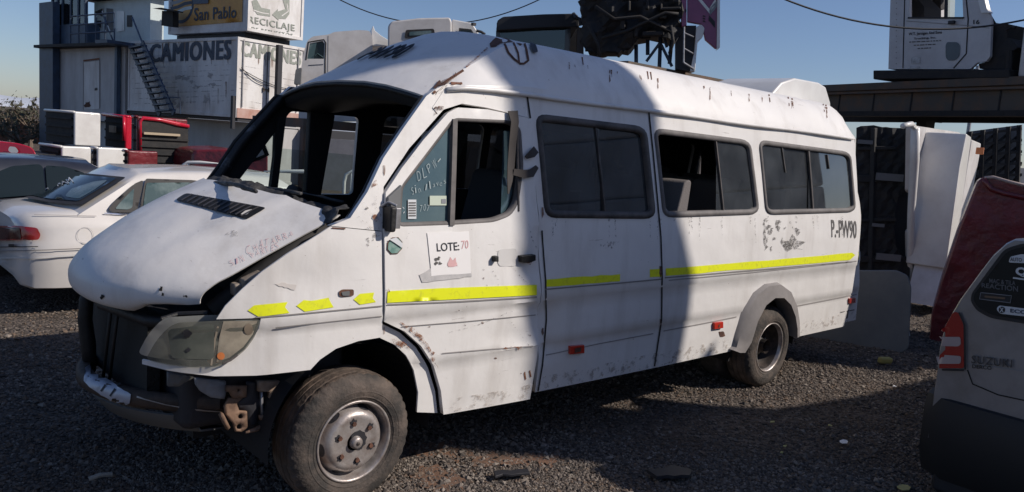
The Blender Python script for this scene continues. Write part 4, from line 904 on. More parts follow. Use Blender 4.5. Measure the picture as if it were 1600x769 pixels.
# straps hanging from the door top
def strap(pts, wd, name='belt_strap', off=.03):
    g = G(); L_, R_2 = [], []
    pts = [np.array(p, float) for p in pts]
    for i, p in enumerate(pts):
        d = pts[min(i+1, len(pts)-1)]-pts[max(i-1, 0)]; n = np.array([-d[1], d[0]])/np.linalg.norm(d)
        wd_ = wd[i] if hasattr(wd, '__len__') else wd
        for s, L__ in ((.5, L_), (-.5, R_2)): L__.append(near3(SV(*(p+n*wd_*s)), -off-.012*math.sin(i*1.7)))
    g.grid([L_, R_2]); return g.build(name, M['strap'], van, smooth=True, solid=.004)
strap([(796, 173), (797, 190), (796, 225), (795, 260), (790, 282), (787, 302)], [15, 12, 11, 11, 8, 2])
strap([(797, 268), (812, 271), (826, 270), (836, 260)], [10, 13, 13, 6]); strap([(816, 246), (824, 240), (833, 233)], [5, 12, 12])
g = G(); A = near3(SV(806, 200), -.01); B = near3(SV(808, 330), -.01); g.tube([A, B], .008); g.build('window_channel', M['rubber'], van)
# ================================================================== UNSEEN BLOCKS OUT OF FRAME: added to throw shade on the minibus and the ground
LX = np.array([-SUN_H[1], SUN_H[0]]); LX = LX if LX[0] > 0 else -LX
D0 = 10.0
def cp(L, z, d=0.0): q = SUN_H*(D0+d)+LX*L; return (q[0], q[1], z)
def shade_thing(name, poly, dep, m, label, cat, extra=None):
    c = np.mean([q[0] for q in poly]); t = thing(name, cp(c, 0, dep/2), label, cat)
    v = SUN_H*dep; G().prism([cp(a, b) for a, b in poly], (v[0], v[1], 0)).build('body', m, t, bev=.06); return t
shade_thing('unseen_shade_box', [(.75, .0), (6.9, 0), (6.9, 2.35), (.75, 2.35)], 2.4, M['contl'], 'dull white box on the gravel behind the camera, added unseen to throw shade', 'container')  # unseen base block, added to throw shade on the foreground
shade_thing('unseen_shade_box', [(.75, 2.36), (6.9, 2.36), (6.9, 3.60), (.75, 3.60)], 2.4, M['contl'], 'dull white box stacked on another behind the camera, added unseen to throw shade', 'container')  # second added block, makes the unseen shade caster higher
shade_thing('unseen_shade_box', [(-16, 0), (-4.2, 0), (-4.2, 2.6), (-16, 2.6)], 2.4, M['blue'], 'dark blue box behind the camera, added unseen to block sky light', 'container')  # added out of view to block sky light and darken the ground
shade_thing('unseen_shade_box', [(-16, 2.61), (-4.2, 2.61), (-4.2, 5.2), (-16, 5.2)], 2.4, M['rustdk'], 'rusty box on the dark blue one behind the camera, added unseen to block sky light', 'container')  # upper unseen block, added to cut off more of the sky light
TEL = math.tan(SUN_EL)
def sp2(x, y, z): s = x*SUN_H[0]+y*SUN_H[1]; return (x*LX[0]+y*LX[1], z+(D0-s)*TEL)
lo_ = [sp2(2.69, .62, 0), sp2(3.0, .2, 0), sp2(3.53, -.26, 0), sp2(4.6, -.5, 0), sp2(5.84, -.62, 0)]
le_ = [sp2(1.59, -.77, 0), sp2(1.48, -.23, 0), sp2(1.52, .03, 0)]
zt_ = sp2(1.42, 0, .25)[1]
ztr = sp2(2.76, 0, .28)
shade_thing('truck_cab', [(le_[0][0]-.05, 3.61), le_[0], le_[1], (sp2(1.42, 0, .25)[0], zt_), ztr]+lo_+[(lo_[-1][0]+.2, 3.61)], 2.2, M['cabw'], 'unseen white block behind the camera, cut to the outline of the ground shade', 'truck cab')  # not a real cab: unseen block shaped from the wanted ground shade
shade_thing('unseen_shade_block', [sp2(1.42, 0, .26), (ztr[0], ztr[1]+.01), sp2(2.76, 0, .6), sp2(2.75, 0, 1.03), sp2(2.55, 0, 1.52), sp2(2.38, 0, 2.04), sp2(2.32, 0, 2.24), sp2(2.2, .2, 2.6), sp2(1.7, .6, 3.6), sp2(.8, .6, 3.6), sp2(.85, .2, 2.45), sp2(.98, 0, 2.31), sp2(1.14, 0, 1.82), sp2(1.37, 0, .6)], 1.6, M['dkred'], 'unseen tall block behind the camera, cut to the shade band on the minibus', 'truck bed')  # added unseen block, outline projected back from the shade band on the minibus

def sp3(x, y, z, D=10.4): s = x*SUN_H[0]+y*SUN_H[1]; q = SUN_H*D+LX*(x*LX[0]+y*LX[1]); return (q[0], q[1], z+(D-s)*TEL)
P_ = [sp3(5.57, 0, 1.15), sp3(5.50, 0, .75), sp3(5.42, 0, .42), sp3(5.36, .49, 0), sp3(5.50, -.4, 0), sp3(5.62, -.8, 0)]; Q_ = [sp3(7.6, -.2, 1.25), sp3(6.9, 0, 1.30), sp3(6.0, 0, 1.35), sp3(5.62, 0, 1.3)]
t = thing('car_wreck', (P_[0][0]+.8, P_[0][1]+.3, 3.61), 'unseen dark block behind the camera, cut to the shade at the minibus tail', 'car')  # no real car: unseen block added to shade the minibus tail
G().prism([(P_[3][0], P_[3][1], 3.62)]+[(Q_[0][0], Q_[0][1], 3.62)]+Q_+P_[:4], (SUN_H[0]*1.2, SUN_H[1]*1.2, 0)).build('body', M['under'], t)
# ================================================================== CARS
def car(name, x0, ys, mat_, label, sp):
    """x0: tail, ys: near side plane, nose towards +x"""
    Wd = sp['w']; yc = ys+Wd/2; t = thing(name, (x0+sp['len']/2, yc, 0), label, 'car')
    g = G(); X = sp['len']
    st = [0, .03, .10, .25, .45, .7, .95, 1.2, 1.6, 2.2, 2.8, 3.3, 3.8, 4.2, 4.5, X-.12, X]
    rows = []
    for s in st:
        e = interp(s, [0, .03, .1, .25, .5, X-.6, X-.25, X-.1, X], [.30, .20, .10, .045, 0, 0, .08, .2, .4])
        zd = interp(s, sp['dx'], sp['dz']); zb = interp(s, [0, .1, X-.1, X], [.30, .26, .26, .34]); zs = min(zd-.05, interp(s, [0, X], [sp['belt'], sp['belt']-.12]))
        H = [(e+.10, zb), (e+.03, zb+.02), (e+.015, .42), (e, .56), (e+.004, .70), (e+.012, .715), (e+.02, zs-.10), (e+.05, zs-.02), (e+.12, zs+(zd-zs)*.55), (e+.30, zs+(zd-zs)*.9), (Wd/2, zd)]
        if s < .02: H = [(a, min(max(b, .36), zd-.06+.006*i)) for i, (a, b) in enumerate(H)]
        r_ = [(x0+s-(.05*(1-((a-Wd/2)/(Wd/2))**2) if s < .3 else 0), ys+a, b) for a, b in H]; rows.append(r_+[(p[0], 2*yc-p[1], p[2]) for p in r_[-2::-1]])
    g.grid(rows); n = len(rows[0]); b = len(g.v)
    g.f.append(tuple(range(n))); g.m.append(0); g.f.append(tuple(b-n+i for i in range(n))[::-1]); g.m.append(0)
    # greenhouse
    gh = []
    for k, (f_, zz, iny) in enumerate([(0, sp['belt']-.08, .08), (.06, sp['belt']+.01, .10), (.35, None, .15), (.7, None, .215), (.9, None, .265), (.97, None, .31), (1, None, .40)]):
        z = zz if zz else sp['belt']+(sp['top']-sp['belt'])*f_
        xr = sp['rw'][0]+(sp['rw'][1]-sp['rw'][0])*f_**.9; xf = sp['ws'][0]+(sp['ws'][1]-sp['ws'][0])*f_**.9; ring_ = []
        for u in np.linspace(0, 1, 15): ring_.append((x0+xr+(xf-xr)*u, ys+iny, z+(.03*math.sin(math.pi*u) if f_ > .8 else 0)))
        for u in np.linspace(.06, .94, 9): ring_.append((x0+xf+.16*math.sin(math.pi*u)*(1-.5*f_), ys+iny+(Wd-2*iny)*u, z+(.02 if f_ == 1 else 0)))
        for u in np.linspace(1, 0, 15): ring_.append((x0+xr+(xf-xr)*u, 2*yc-ys-iny, z+(.03*math.sin(math.pi*u) if f_ > .8 else 0)))
        for u in np.linspace(.94, .06, 9): ring_.append((x0+xr-.16*math.sin(math.pi*u)*(1-.5*f_), ys+iny+(Wd-2*iny)*u, z+(.02 if f_ == 1 else 0)))
        gh.append(ring_)
    g.grid(gh, close=True); c = len(g.v); g.v.append((x0+(sp['rw'][1]+sp['ws'][1])/2, yc, sp['top']+.045)); b = c-len(gh[0]); N = len(gh[0])
    for i in range(N): g.f.append((b+i, b+(i+1) % N, c)); g.m.append(0)
    body = g.build('body', mat_, t, smooth=True, auto=42); bv = g.bvh()
    for wx in sp['wh']:
        for sgn in (0, 1):
            yy = ys+.03 if sgn == 0 else 2*yc-ys-.23
            o = G().lathe([(.19, .0), (.26, -.01), (.31, .01), (.318, .05), (.318, .15), (.31, .19), (.19, .2)], (x0+wx, yy, .318), 40).build('wheel', M['tyre'], t, smooth=True)
            G().lathe([(0, .02), (.12, .015), (.19, .01), (.195, 0), (.2, .03)] if sgn == 0 else [(0, .18), (.12, .185), (.19, .19), (.2, .17)], (x0+wx, yy, .318), 32).build('hubcap', M['alu'], o, smooth=True)
    return t, body, bv
SP = dict(w=1.80, len=4.85, belt=.94, top=1.345, rw=(.38, 1.05), ws=(3.15, 2.45), dx=[0, .1, .35, .6, 3.2, 3.6, 4.4, 4.85], dz=[.90, .955, .985, 1.0, 1.0, .98, .88, .72], wh=(1.02, 3.7))
t, body, bv = car('sedan', -.52, 4.72, M['sedan'], 'cream white sedan with white lettering in its rear window, behind the minibus bonnet', SP)
dd = lambda poly, nm, m, off=.004, par=None, hol=(): decal(bv, poly, nm, m, par or t, off*2+.022, 7, hol)
rw = dd(rnd([(18, 309), (48, 288), (108, 272), (200, 281), (131, 325), (80, 321)], 5), 'rear_window', M['trim'])
dd(rnd([(30, 307), (54, 289), (108, 276), (186, 283), (126, 319), (80, 315)], 5), 'window_glass', M['carglass'], .007, rw)
dd(rnd([(104, 312), (114, 300), (148, 289), (172, 286), (150, 302), (126, 316)], 5), 'painted_reflection', M['tealglass'], .008, rw)  # pale patch painted as a bright reflection on the pane
write(bv, 'VLPN-AM', [(66, 304), (118, 290), (112, 283), (60, 297)], 'window_lettering', M['sticker'], rw, .041, .0, 0, 1, .006)
qw = dd(rnd([(168, 328), (176, 317), (207, 290), (223, 283), (220, 300), (212, 333), (174, 333)], 5), 'quarter_window', M['trim'])
dd(rnd([(178, 328), (186, 318), (208, 296), (205, 326), (198, 329)], 3), 'window_glass', M['tealglass'], .007, qw)
sw = dd(rnd([(216, 334), (222, 300), (226, 281), (300, 283), (345, 291), (345, 330)], 4), 'side_window', M['trim'])
dd(rnd([(221, 331), (227, 288), (295, 287), (310, 300), (300, 332)], 4), 'window_glass', M['tealglass'], .007, sw)
rs = lambda pts, wd, nm, m, off=.02: ribbon(bv, pts, wd, nm, m, t, off)
rs([(0, 392), (54, 391), (130, 388)], 1.6, 'body_seam', M['crease']); rs([(0, 386), (60, 385)], 1.2, 'body_seam', M['seam'])
rs([(162, 334), (212, 337), (235, 336)], 1.6, 'chrome_strip', M['chrome']); rs([(206, 340), (205, 352)], 1.2, 'door_seam', M['crease']); rs([(54, 338), (150, 340)], 1.0, 'body_seam', M['crease'])
rs([tuple(q) for q in ell((133, 368), 12.5, 12.5, 24)]+[(145.5, 368)], .8, 'fuel_flap', M['contl'], .01)
dd(rnd([(-6, 352), (40, 354), (60, 358), (65, 366), (62, 374), (40, 376), (-6, 375)], 4), 'tail_lamp', M['tail'], .012); dd(rnd([(-6, 354), (38, 357), (40, 374), (-6, 373)], 3), 'tail_lamp', mat('dark_red_lamp', (.06, .008, .01), .2), .015)
rs([(0, 403), (60, 402), (125, 398)], 3, 'bumper_strip', M['whitep'], .02); dd([(19, 381), (27, 381), (27, 385), (19, 385)], 'lamp_screw', M['ink'])
SP2 = dict(w=1.78, len=4.7, belt=.93, top=1.30, rw=(.45, 1.1), ws=(3.1, 2.4), dx=SP['dx'], dz=SP['dz'], wh=(1.0, 3.6))
t, body, bv = car('sedan', -1.80, 6.85, M['dkblue'], 'dark blue grey sedan with dark windows behind the white sedan', SP2)
dd(rnd([(-8, 300), (-4, 270), (18, 261), (60, 258), (66, 262), (70, 300), (66, 306), (-8, 312)], 5), 'side_window', M['carglass']); dd(rnd([(73, 300), (70, 260), (100, 262), (132, 272), (140, 290), (120, 300)], 4), 'side_window', M['carglass'])
ribbon(bv, [(-5, 316), (40, 312), (80, 308)], 2, 'chrome_strip', M['chrome'], t)

# silver hatchback on the right, seen from behind
RT = np.array([-.05, -.9987, 0]); FW = np.array([-RT[1], RT[0], 0]); FW = FW if FW @ CF > 0 else -FW
P0 = at(1484, 530, 4.5); P0[2] = 0
t = thing('hatchback', P0+RT*.72+FW*1.6, 'silver hatchback with stickers on its rear window and a red and white tail lamp', 'car')
def HP(px, py, d=0.0): return PL(px, py, P0+FW*d, FW)
def HL(a, z, d=0.0): return P0+RT*a+FW*d+np.array([0, 0, z])
def hloc(px, py, d=0): q = HP(px, py, d)-P0; return (q@RT, q[2])
rear = [hloc(*q) for q in ((1462, 580), (1466, 545), (1474, 510), (1487, 487), (1498, 468), (1514, 446), (1530, 424), (1550, 398), (1570, 380), (1584, 373))]
zt = rear[-1][1]+.03
W2_ = 1.46
half = rear+[(W2_/2, zt)]
full = half+[(W2_-a, b) for a, b in half[-2::-1]]
hc_ = np.array([W2_/2, .95])
def hsec(d, sc, up=0): return [HL(hc_[0]+(a-hc_[0])*sc, hc_[1]+(b-hc_[1])*sc+up, d) for a, b in full]
g = G(); secs = [hsec(.0, .955), hsec(.0, .985), hsec(.02, .998), hsec(.08, 1.0), hsec(.6, 1.01), hsec(2.0, 1.0), hsec(2.4, .93)]
g.grid([s_+[s_[-1]-(0, 0, .4), s_[0]-(0, 0, .4)] for s_ in secs], close=True); n = len(full)+2
g.f.append(tuple(range(n))); g.m.append(0)
g.prism([HL(.05, .25, 2.4), HL(W2_-.05, .25, 2.4), HL(W2_-.05, .95, 2.4), HL(.05, .95, 2.4)], FW*.9); g.build('body', M['silver'], t, smooth=True, auto=45); HBV = g.bvh()
def hs_(z, d): sc = float(np.interp(d, [.08, .6, 2.0, 2.4], [1, 1.01, 1.0, .93])); a = float(np.interp((z-.95)/sc+.95, [q[1] for q in rear], [q[0] for q in rear])); return W2_/2+(a-W2_/2)*sc-.012
for d0, d1, e1 in ((.28, 1.05, 0), (1.15, 2.0, .25)):
    for sg in (0, 1):
        P = [HL(hs_(z, d) if sg == 0 else W2_-hs_(z, d), z, d) for z, d in ((1.06, d0), (1.06, d1+e1), (1.24, d1+e1*.6), (1.45, d1), (1.45, d0+.06), (1.24, d0+.02))]
        G().add(P, [(0, 1, 2, 5), (5, 2, 3, 4)]).build('side_window', M['carglass'], t)
g = G(); g.quadbox([HL(.10, 1.0, 2.41), HL(W2_-.10, 1.0, 2.41), HL(W2_-.10, .96, 2.80), HL(.10, .96, 2.80), HL(.22, 1.48, 2.40), HL(W2_-.22, 1.48, 2.40), HL(W2_-.12, .99, 2.81), HL(.12, .99, 2.81)]); g.build('windscreen', M['carglass'], t)
hd_ = lambda poly, nm, m, off=.004, par=None: decal(HBV, poly, nm, m, par or t, off, 9)
g = G(); pr = [(.02, .22), (-.04, .30), (-.05, .60), (-.02, .66), (.02, .67)]
path = [(-.06, 1.0), (-.105, .3), (-.095, .06), (.05, -.03), (W2_-.05, -.03), (W2_+.075, .06), (W2_+.085, .3), (W2_+.05, 1.0)]
g.grid([[HL(a, .16, d+.05) for a, d in path], [HL(a, .30, d-.02) for a, d in path], [HL(a, .56, d-.03) for a, d in path], [HL(a, .635, d+.0) for a, d in path], [HL(a, .65, d+.06) for a, d in path]]); g.build('bumper', M['bumper'], t, smooth=True, solid=.02, auto=40)
win_ = hd_(rnd([(1519, 458), (1517, 470), (1526, 485), (1548, 497), (1640, 512), (1640, 376), (1596, 381), (1570, 389)], 10), 'rear_window', M['trim'], .006)
hd_(rnd([(1523, 460), (1522, 469), (1530, 481), (1550, 492), (1636, 506), (1636, 381), (1598, 386), (1574, 393)], 9), 'window_glass', M['carglass'], .009, win_)
g = G(); c_ = [HL(a, z, d) for z in (.07, .32) for a, d in ((.0, .03), (W2_, .03), (W2_-.1, 1.2), (.1, 1.2))]; g.quadbox(c_); g.build('under_bumper_shade', M['ink'], t, bev=.03)  # black box added below the bumper in place of the under-car shade
for wx in (.05, W2_-.22):
    for d in (.55, 2.75):
        C_ = HL(wx, .29, d); g = G(); ang = math.atan2(RT[1], RT[0]); g.lathe([(.17, 0), (.27, .0), (.29, .03), (.29, .14), (.27, .17), (.17, .17)], (0, 0, 0), 36); Mz = Matrix.Rotation(ang-math.pi/2, 4, 'Z')
        g.v = [tuple(Mz @ Vector(q)+Vector(C_)) for q in g.v]; g.build('wheel', M['tyre'], t, smooth=True)
tl = hd_(rnd([(1491, 487), (1499, 488), (1507, 507), (1508, 575), (1465, 575), (1465, 560), (1469, 540), (1476, 514)], 4), 'tail_lamp', M['tail'], .014)
hd_(rnd([(1472, 526), (1503, 526), (1503, 538), (1499, 541), (1469, 540)], 4), 'clear_lens', M['tailw'], .018, tl); hd_(rnd([(1463, 553), (1504, 556), (1503, 568), (1464, 568)], 4), 'clear_lens', M['tailw'], .018, tl)
ribbon(HBV, [(1462, 577), (1508, 578)], 3, 'lamp_edge', M['bumper'], t, .016); ribbon(HBV, [(1500, 488), (1509, 508), (1510, 577)], 2.5, 'lamp_edge', M['bumper'], t, .016)
ribbon(HBV, [(1510, 568), (1560, 574), (1640, 586)], 1.6, 'hatch_crease', M['stickerg'], t, .003)
ribbon(HBV, [(1512, 578), (1520, 600), (1560, 617), (1640, 634)], 2.0, 'hatch_seam', M['seam'], t, .003)
write(HBV, 'SUZUKI', [(1519, 567), (1582, 574), (1583, 562), (1520, 555)], 'emblem', mat('dull_chrome_letters', (.07, .07, .075), .35, .4), t, .010, .0, 0, 1.15, .004); write(HBV, 'DERCO', [(1520, 575), (1550, 578), (1550, 572), (1520, 569)], 'emblem', M['seam'], t, .008, .01)
hd_(rnd([(1577, 410), (1580, 401), (1598, 397), (1620, 400), (1620, 412)], 3), 'window_sticker', M['sticker'], .012, win_); write(HBV, 'AUTO', [(1580, 408), (1598, 409), (1598, 403), (1580, 402)], 'sticker_text', M['ink'], win_, .015, .01)
write(HBV, 'Q', [(1588, 432), (1606, 434), (1606, 418), (1588, 417)], 'sticker_text', M['sticker'], win_, .012, .05); ribbon(HBV, [(1584, 434), (1605, 437)], 2.5, 'window_sticker', M['sticker'], win_, .012)
stg = mat('dim_grey_sticker', (.10, .105, .115), .5)
write(HBV, 'MAC & TILA', [(1547, 442), (1588, 446), (1588, 439), (1547, 435)], 'sticker_text', stg, win_, .012, .02)
write(HBV, 'REACTION', [(1535, 449), (1592, 456), (1592, 447), (1535, 442)], 'sticker_text', stg, win_, .012, .02)
hd_([(1534, 457), (1582, 462), (1580, 473), (1532, 467)], 'window_sticker', M['trim'], .012, win_); ribbon(HBV, [(1534, 457), (1582, 462), (1580, 473), (1532, 467), (1534, 457)], 1, 'sticker_border', M['stickerg'], win_, .014); ribbon(HBV, [(1540, 463), (1572, 466)], 3, 'sticker_print', mat('brown_sticker_print', (.16, .10, .06), .6), win_, .015)
hd_(rnd([(1558, 483), (1562, 477), (1620, 484), (1620, 496), (1564, 490)], 3), 'window_sticker', M['sticker'], .012, win_); hd_(ell((1567, 484), 5.2, 5.2), 'sticker_disc', M['ink'], .014, win_); write(HBV, 'X', [(1564, 487), (1570, 488), (1570, 481), (1564, 480)], 'sticker_text', M['sticker'], win_, .017, .03)
write(HBV, 'ECOS', [(1580, 488), (1612, 492), (1612, 486), (1580, 482)], 'sticker_text', M['inkblue'], win_, .015, .03)

# ================================================================== PICKUP BEDS AND PANELS BEHIND THE MINIBUS, RIGHT
# white bed standing on its tail: dark underside to the left, white side wall to the right
Pb = Z(1440, 470); 
def VP(px, py, P, n): return PL(px, py, P, n)
nS = np.array([.16, -.987, 0]); nS /= np.linalg.norm(nS); eS = np.array([.987, .16, 0]); eS /= np.linalg.norm(eS)
Pb = at(1432, 330, 11.0)
def bp_(px, py, d=0): return PL(px, py, Pb-nS*d, nS)
t = thing('pickup_bed', (Pb[0]+.3, Pb[1]+.6, 0), 'white pickup bed on end with its dark underside towards the minibus', 'truck bed')
v, f = cdt(rnd([(1426, 196), (1500, 207), (1506, 215), (1503, 300), (1490, 400), (1462, 474), (1424, 468), (1424, 360), (1440, 350), (1442, 320), (1432, 304), (1424, 300)], 5), [], 14)
g = G(); g.add([bp_(*q) for q in v], f); g.build('side_wall', M['bedwhite'], t, solid=.08, face=tuple(nS)); SWB = g.bvh()
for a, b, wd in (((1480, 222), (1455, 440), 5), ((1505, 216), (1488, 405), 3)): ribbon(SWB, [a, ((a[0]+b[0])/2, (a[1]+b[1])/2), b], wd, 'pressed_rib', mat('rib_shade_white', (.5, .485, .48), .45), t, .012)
decal(SWB, rnd([(1426, 402), (1456, 398), (1468, 412), (1470, 440), (1460, 470), (1425, 466)], 8), 'wheel_arch_bulge', M['bedwhite'], t, .03)
lip = [bp_(*q, -.02) for q in ((1424, 194), (1426, 260), (1422, 340), (1420, 420), (1420, 425))]
g = G(); g.tube([bp_(1411, 197, -.02), bp_(1424, 194, -.02), bp_(1432, 204, -.02)], .035, 10); g.tube([bp_(1430, 200, -.03), bp_(1429, 250, -.03), bp_(1424, 330, -.03), bp_(1421, 425, -.03), bp_(1420, 470, -.03)], [.055, .06, .05, .045, .04], 10); g.build('rolled_edge', M['whitep'], t, smooth=True)
nF = np.array([-.80, -.60, 0]); Pe = bp_(1424, 330, .03)
def bf_(px, py, d=0): return PL(px, py, Pe-nF*d, nF)
v, f = cdt([(1338, 200), (1345, 197), (1366, 196), (1380, 199), (1424, 201), (1422, 300), (1404, 306), (1398, 330), (1398, 380), (1406, 400), (1422, 404), (1420, 468), (1336, 470)], [], 9)
g = G(); g.add([bf_(q[0], q[1], .03*math.sin(q[0]*.4)*math.sin(q[1]*.16)) for q in v], f); g.build('bed_floor', M['under'], t, solid=.04, face=tuple(nF))
g = G(); g.prism([bf_(*q, .25) for q in ((1392, 296), (1424, 296), (1424, 410), (1392, 410))], -nF*.05); g.build('wheel_arch', M['ink'], t)
g = G()
for py, h_ in ((279, .10), (405, .09), (232, .05), (344, .05), (452, .06)): g.bar(bf_(1340, py, -.03), bf_(1400, py-1, -.03), .05, h_)
g.bar(bf_(1366, 200, -.02), bf_(1360, 460, -.02), .06, .10); g.build('cross_member', M['under'], t, bev=.01, split=True)
g = G(); fD = np.array([-.6, .8, 0])
for q, s_ in (((1352, 222), .06), ((1390, 277), .11), ((1372, 352), .05), ((1388, 402), .10), ((1386, 446), .05)): g.obox(bf_(*q, -.07), fD*s_*1.6, (0, 0, s_*.45), nF*.015)
g.build('mounting_plate', mat('grey_mounting_plate', (.14, .14, .145), .7), t, split=True)
# second bed behind: white tailgate edges
t = thing('pickup_bed', at(1517, 330, 11.6)*(1, 1, 0), 'narrow white pickup bed on end between the wide bed and the maroon shell', 'truck bed')
Pc = at(1517, 330, 11.6)
for i, (q, m) in enumerate(((((1511, 209), (1518, 214), (1490, 410), (1478, 420), (1500, 260)), 'whitep'), (((1519, 218), (1533, 224), (1530, 246), (1500, 402), (1488, 412)), 'bedwhite'))):
    P = [PL(*k, Pc+nS*(-.12*i), nS) for k in q]; g = G(); g.prism(P, -nS*.5); g.build('tailgate_edge' if i == 0 else 'side_wall', M[m], t, bev=.02)
g = G(); P = [PL(*k, Pc+nS*.0, nS) for k in ((1484, 400), (1500, 400), (1486, 480), (1466, 480))]; g.prism(P, -nS*.4); g.build('base_frame', M['bedwhite'], t)
g = G(); g.obox(PL(1531, 236, Pc, nS), eS*.02, nS*.05, (0, 0, .05)); g.build('side_marker', M['amber'], t, bev=.008)
# grey panel leaning on the end of the bed
Pq = Z(1410, 551); n_ = vn(Pq)
pp = [PL(*q, Pq, n_) for q in rnd([(1215, 540), (1235, 424), (1400, 424), (1418, 432), (1424, 450), (1420, 545), (1408, 553), (1330, 545)], 6)]
pp = [p-n_*.10*max(0, p[2]) for p in pp]; c_ = np.mean(pp, 0)
tag(G().prism(pp, -n_*.05).build('truck_bed_cover', M['panelgrey'], bev=.012, loc=(c_[0], c_[1], 0)), 'dull grey rounded plastic panel leaning upright behind the tail of the minibus', 'panel')
tag(G().tube([at(1417, 505, 9.3), at(1418, 530, 9.3), at(1419, 538, 9.3)], [.02, .035, .02]).build('plastic_lump', M['whitep'], loc=at(1418, 530, 9.3)*(1, 1, 0)), 'small white plastic part on the ground beside the grey panel', 'plastic part')
# maroon panel
Pr = at(1500, 420, 9.0); nr = vn(at(1450, 420, 9.0))
t = thing('van_shell', Pr*(1, 1, 0)+(0.6, .5, 0), 'maroon vehicle shell standing tilted beside the white beds, behind the hatchback', 'vehicle shell')
def rp(px, py, d=0): return PL(px, py, Pr-nr*d, nr)
pl = rnd([(1455, 494), (1470, 440), (1496, 362), (1527, 284), (1534, 278), (1552, 277), (1640, 300), (1640, 560), (1450, 560)], 6)
g = G(); g.prism([rp(*q) for q in pl], -nr*.5); g.build('body', M['dkred'], t, bev=.05)
g = G(); g.tube([rp(1537, 280, -.01), rp(1549, 296, -.01), rp(1568, 302, -.01), rp(1640, 318, -.01)], .03); g.build('edge_fold', M['dkred'], t, smooth=True)
g = G(); g.tube([rp(1538, 278, .0), rp(1552, 277, .0), rp(1580, 285, .0), rp(1640, 299, .0)], .018); g.build('worn_edge', mat('worn_pale_edge', (.38, .30, .28), .6), t, smooth=True)
# billboard frame seen from behind
Pf = at(1560, 240, 30); nf = np.array([-.75, -.66, 0]); nf /= np.linalg.norm(nf)
t = thing('billboard', Pf*(1, 1, 0), 'back of a dark billboard on a steel lattice frame, above the maroon shell', 'billboard')
def fp(px, py, d=0): return PL(px, py, Pf-nf*d, nf)
g = G(); g.prism([fp(*q, .35) for q in ((1512, 206), (1597, 195), (1592, 300), (1508, 300))], -nf*.1); g.build('board', mat('dark_billboard_back', (.07, .085, .11), .8), t)
g = G()
for x in (1516, 1536, 1556, 1576, 1593): g.bar(fp(x, 206-(x-1512)*.13, .0), fp(x-4, 310, .0), .14)
for k in range(6): g.bar(fp(1510, 212+16*k, .0), fp(1596, 201+18*k, .0), .10)
for x in (1516, 1536, 1556, 1576):
    for k in range(5): g.bar(fp(x, 225+16*k, .1), fp(x+19, 209+16*k, .1), .08)
g.build('lattice', M['dark'], t, split=True)
g = G()
for x in (1530, 1575): b = fp(x, 300, .1); g.bar(b, (b[0], b[1], 0), .3)
g.build('post', M['dark'], t, split=True)
# poles
P = at(1441, 186, 60); g = G(); g.tube([(P[0], P[1], 0), (P[0], P[1], P[2]+.2)], .13); g.bar(P+(-1.4, .9, -.1), P+(1.4, -.9, -.1), .16); g.bar(P+(-.8, .5, -.7), P+(.8, -.5, -.7), .12)
for k in (-1.2, -.7, .7, 1.2): g.tube([P+(k, -k*.64, -.1), P+(k, -k*.64, .3)], .06)
tag(g.build('utility_pole', M['dark'], loc=(P[0], P[1], 0)), 'utility pole with crossarms far behind the white bed', 'utility pole')
P = at(1516, 184, 34); tag(G().tube([(P[0], P[1], 0), (P[0], P[1], P[2]+2.2)], .08).build('lamp_post', M['alu'], loc=(P[0], P[1], 0)), 'thin grey pole rising behind the beam, left of the billboard', 'pole')

# ================================================================== GANTRY WITH THE SCRAP CABS, RIGHT
A = at(1270, 182, 17.6); B = at(1600, 182, 13.4); B = B+(B-A)*.55; A = A-(B-A)*.08; A[2] = B[2] = 3.0
dr = (B-A); Lg = np.linalg.norm(dr); dr /= Lg; nn = np.array([dr[1], -dr[0], 0]); nn = nn if nn@CF < 0 else -nn
t = thing('steel_gantry', (A+B)/2*(1, 1, 0), 'long weathered steel gantry beam holding a white truck cab, behind the tail of the minibus', 'gantry')
def gb(d0, d1, z0, z1, mi=0): 
    g = G(); g.quadbox([A+nn*d0+(0, 0, z0), B+nn*d0+(0, 0, z0), B+nn*d1+(0, 0, z0), A+nn*d1+(0, 0, z0), A+nn*d0+(0, 0, z1), B+nn*d0+(0, 0, z1), B+nn*d1+(0, 0, z1), A+nn*d1+(0, 0, z1)]); return g
gb(.0, -.03, .10, .46).build('beam_web', M['beam'], t); gb(.10, -.12, .0, .10).build('lower_flange', M['dark'], t); gb(.10, -.12, .46, .50).build('upper_flange', M['beam'], t); gb(.02, -1.6, .54, .68).build('deck_channel', M['beam'], t)
g = gb(-1.5, -1.6, .0, .5)
for s in (.02, .35, .68, .98): g.quadbox([A+dr*Lg*s+nn*k+dr*j+(0, 0, z) for z in (-3, 0) for k, j in ((-.75, -.12), (-.75, .12), (-.99, .12), (-.99, -.12))])
g.build('support_leg', M['dark'], t, split=True)
g = G()
for s in np.linspace(.05, .95, 9): g.quadbox([A+dr*Lg*s+nn*k+dr*j+(0, 0, z) for z in (.1, .46) for k, j in ((.012, -.015), (.012, .015), (.0, .015), (.0, -.015))])
for s in np.linspace(.03, .97, 26): g.obox(A+dr*Lg*s+nn*.101+(0, 0, .05), dr*.02, nn*.004, (0, 0, .02))
g.build('stiffener', M['dark'], t, split=True)
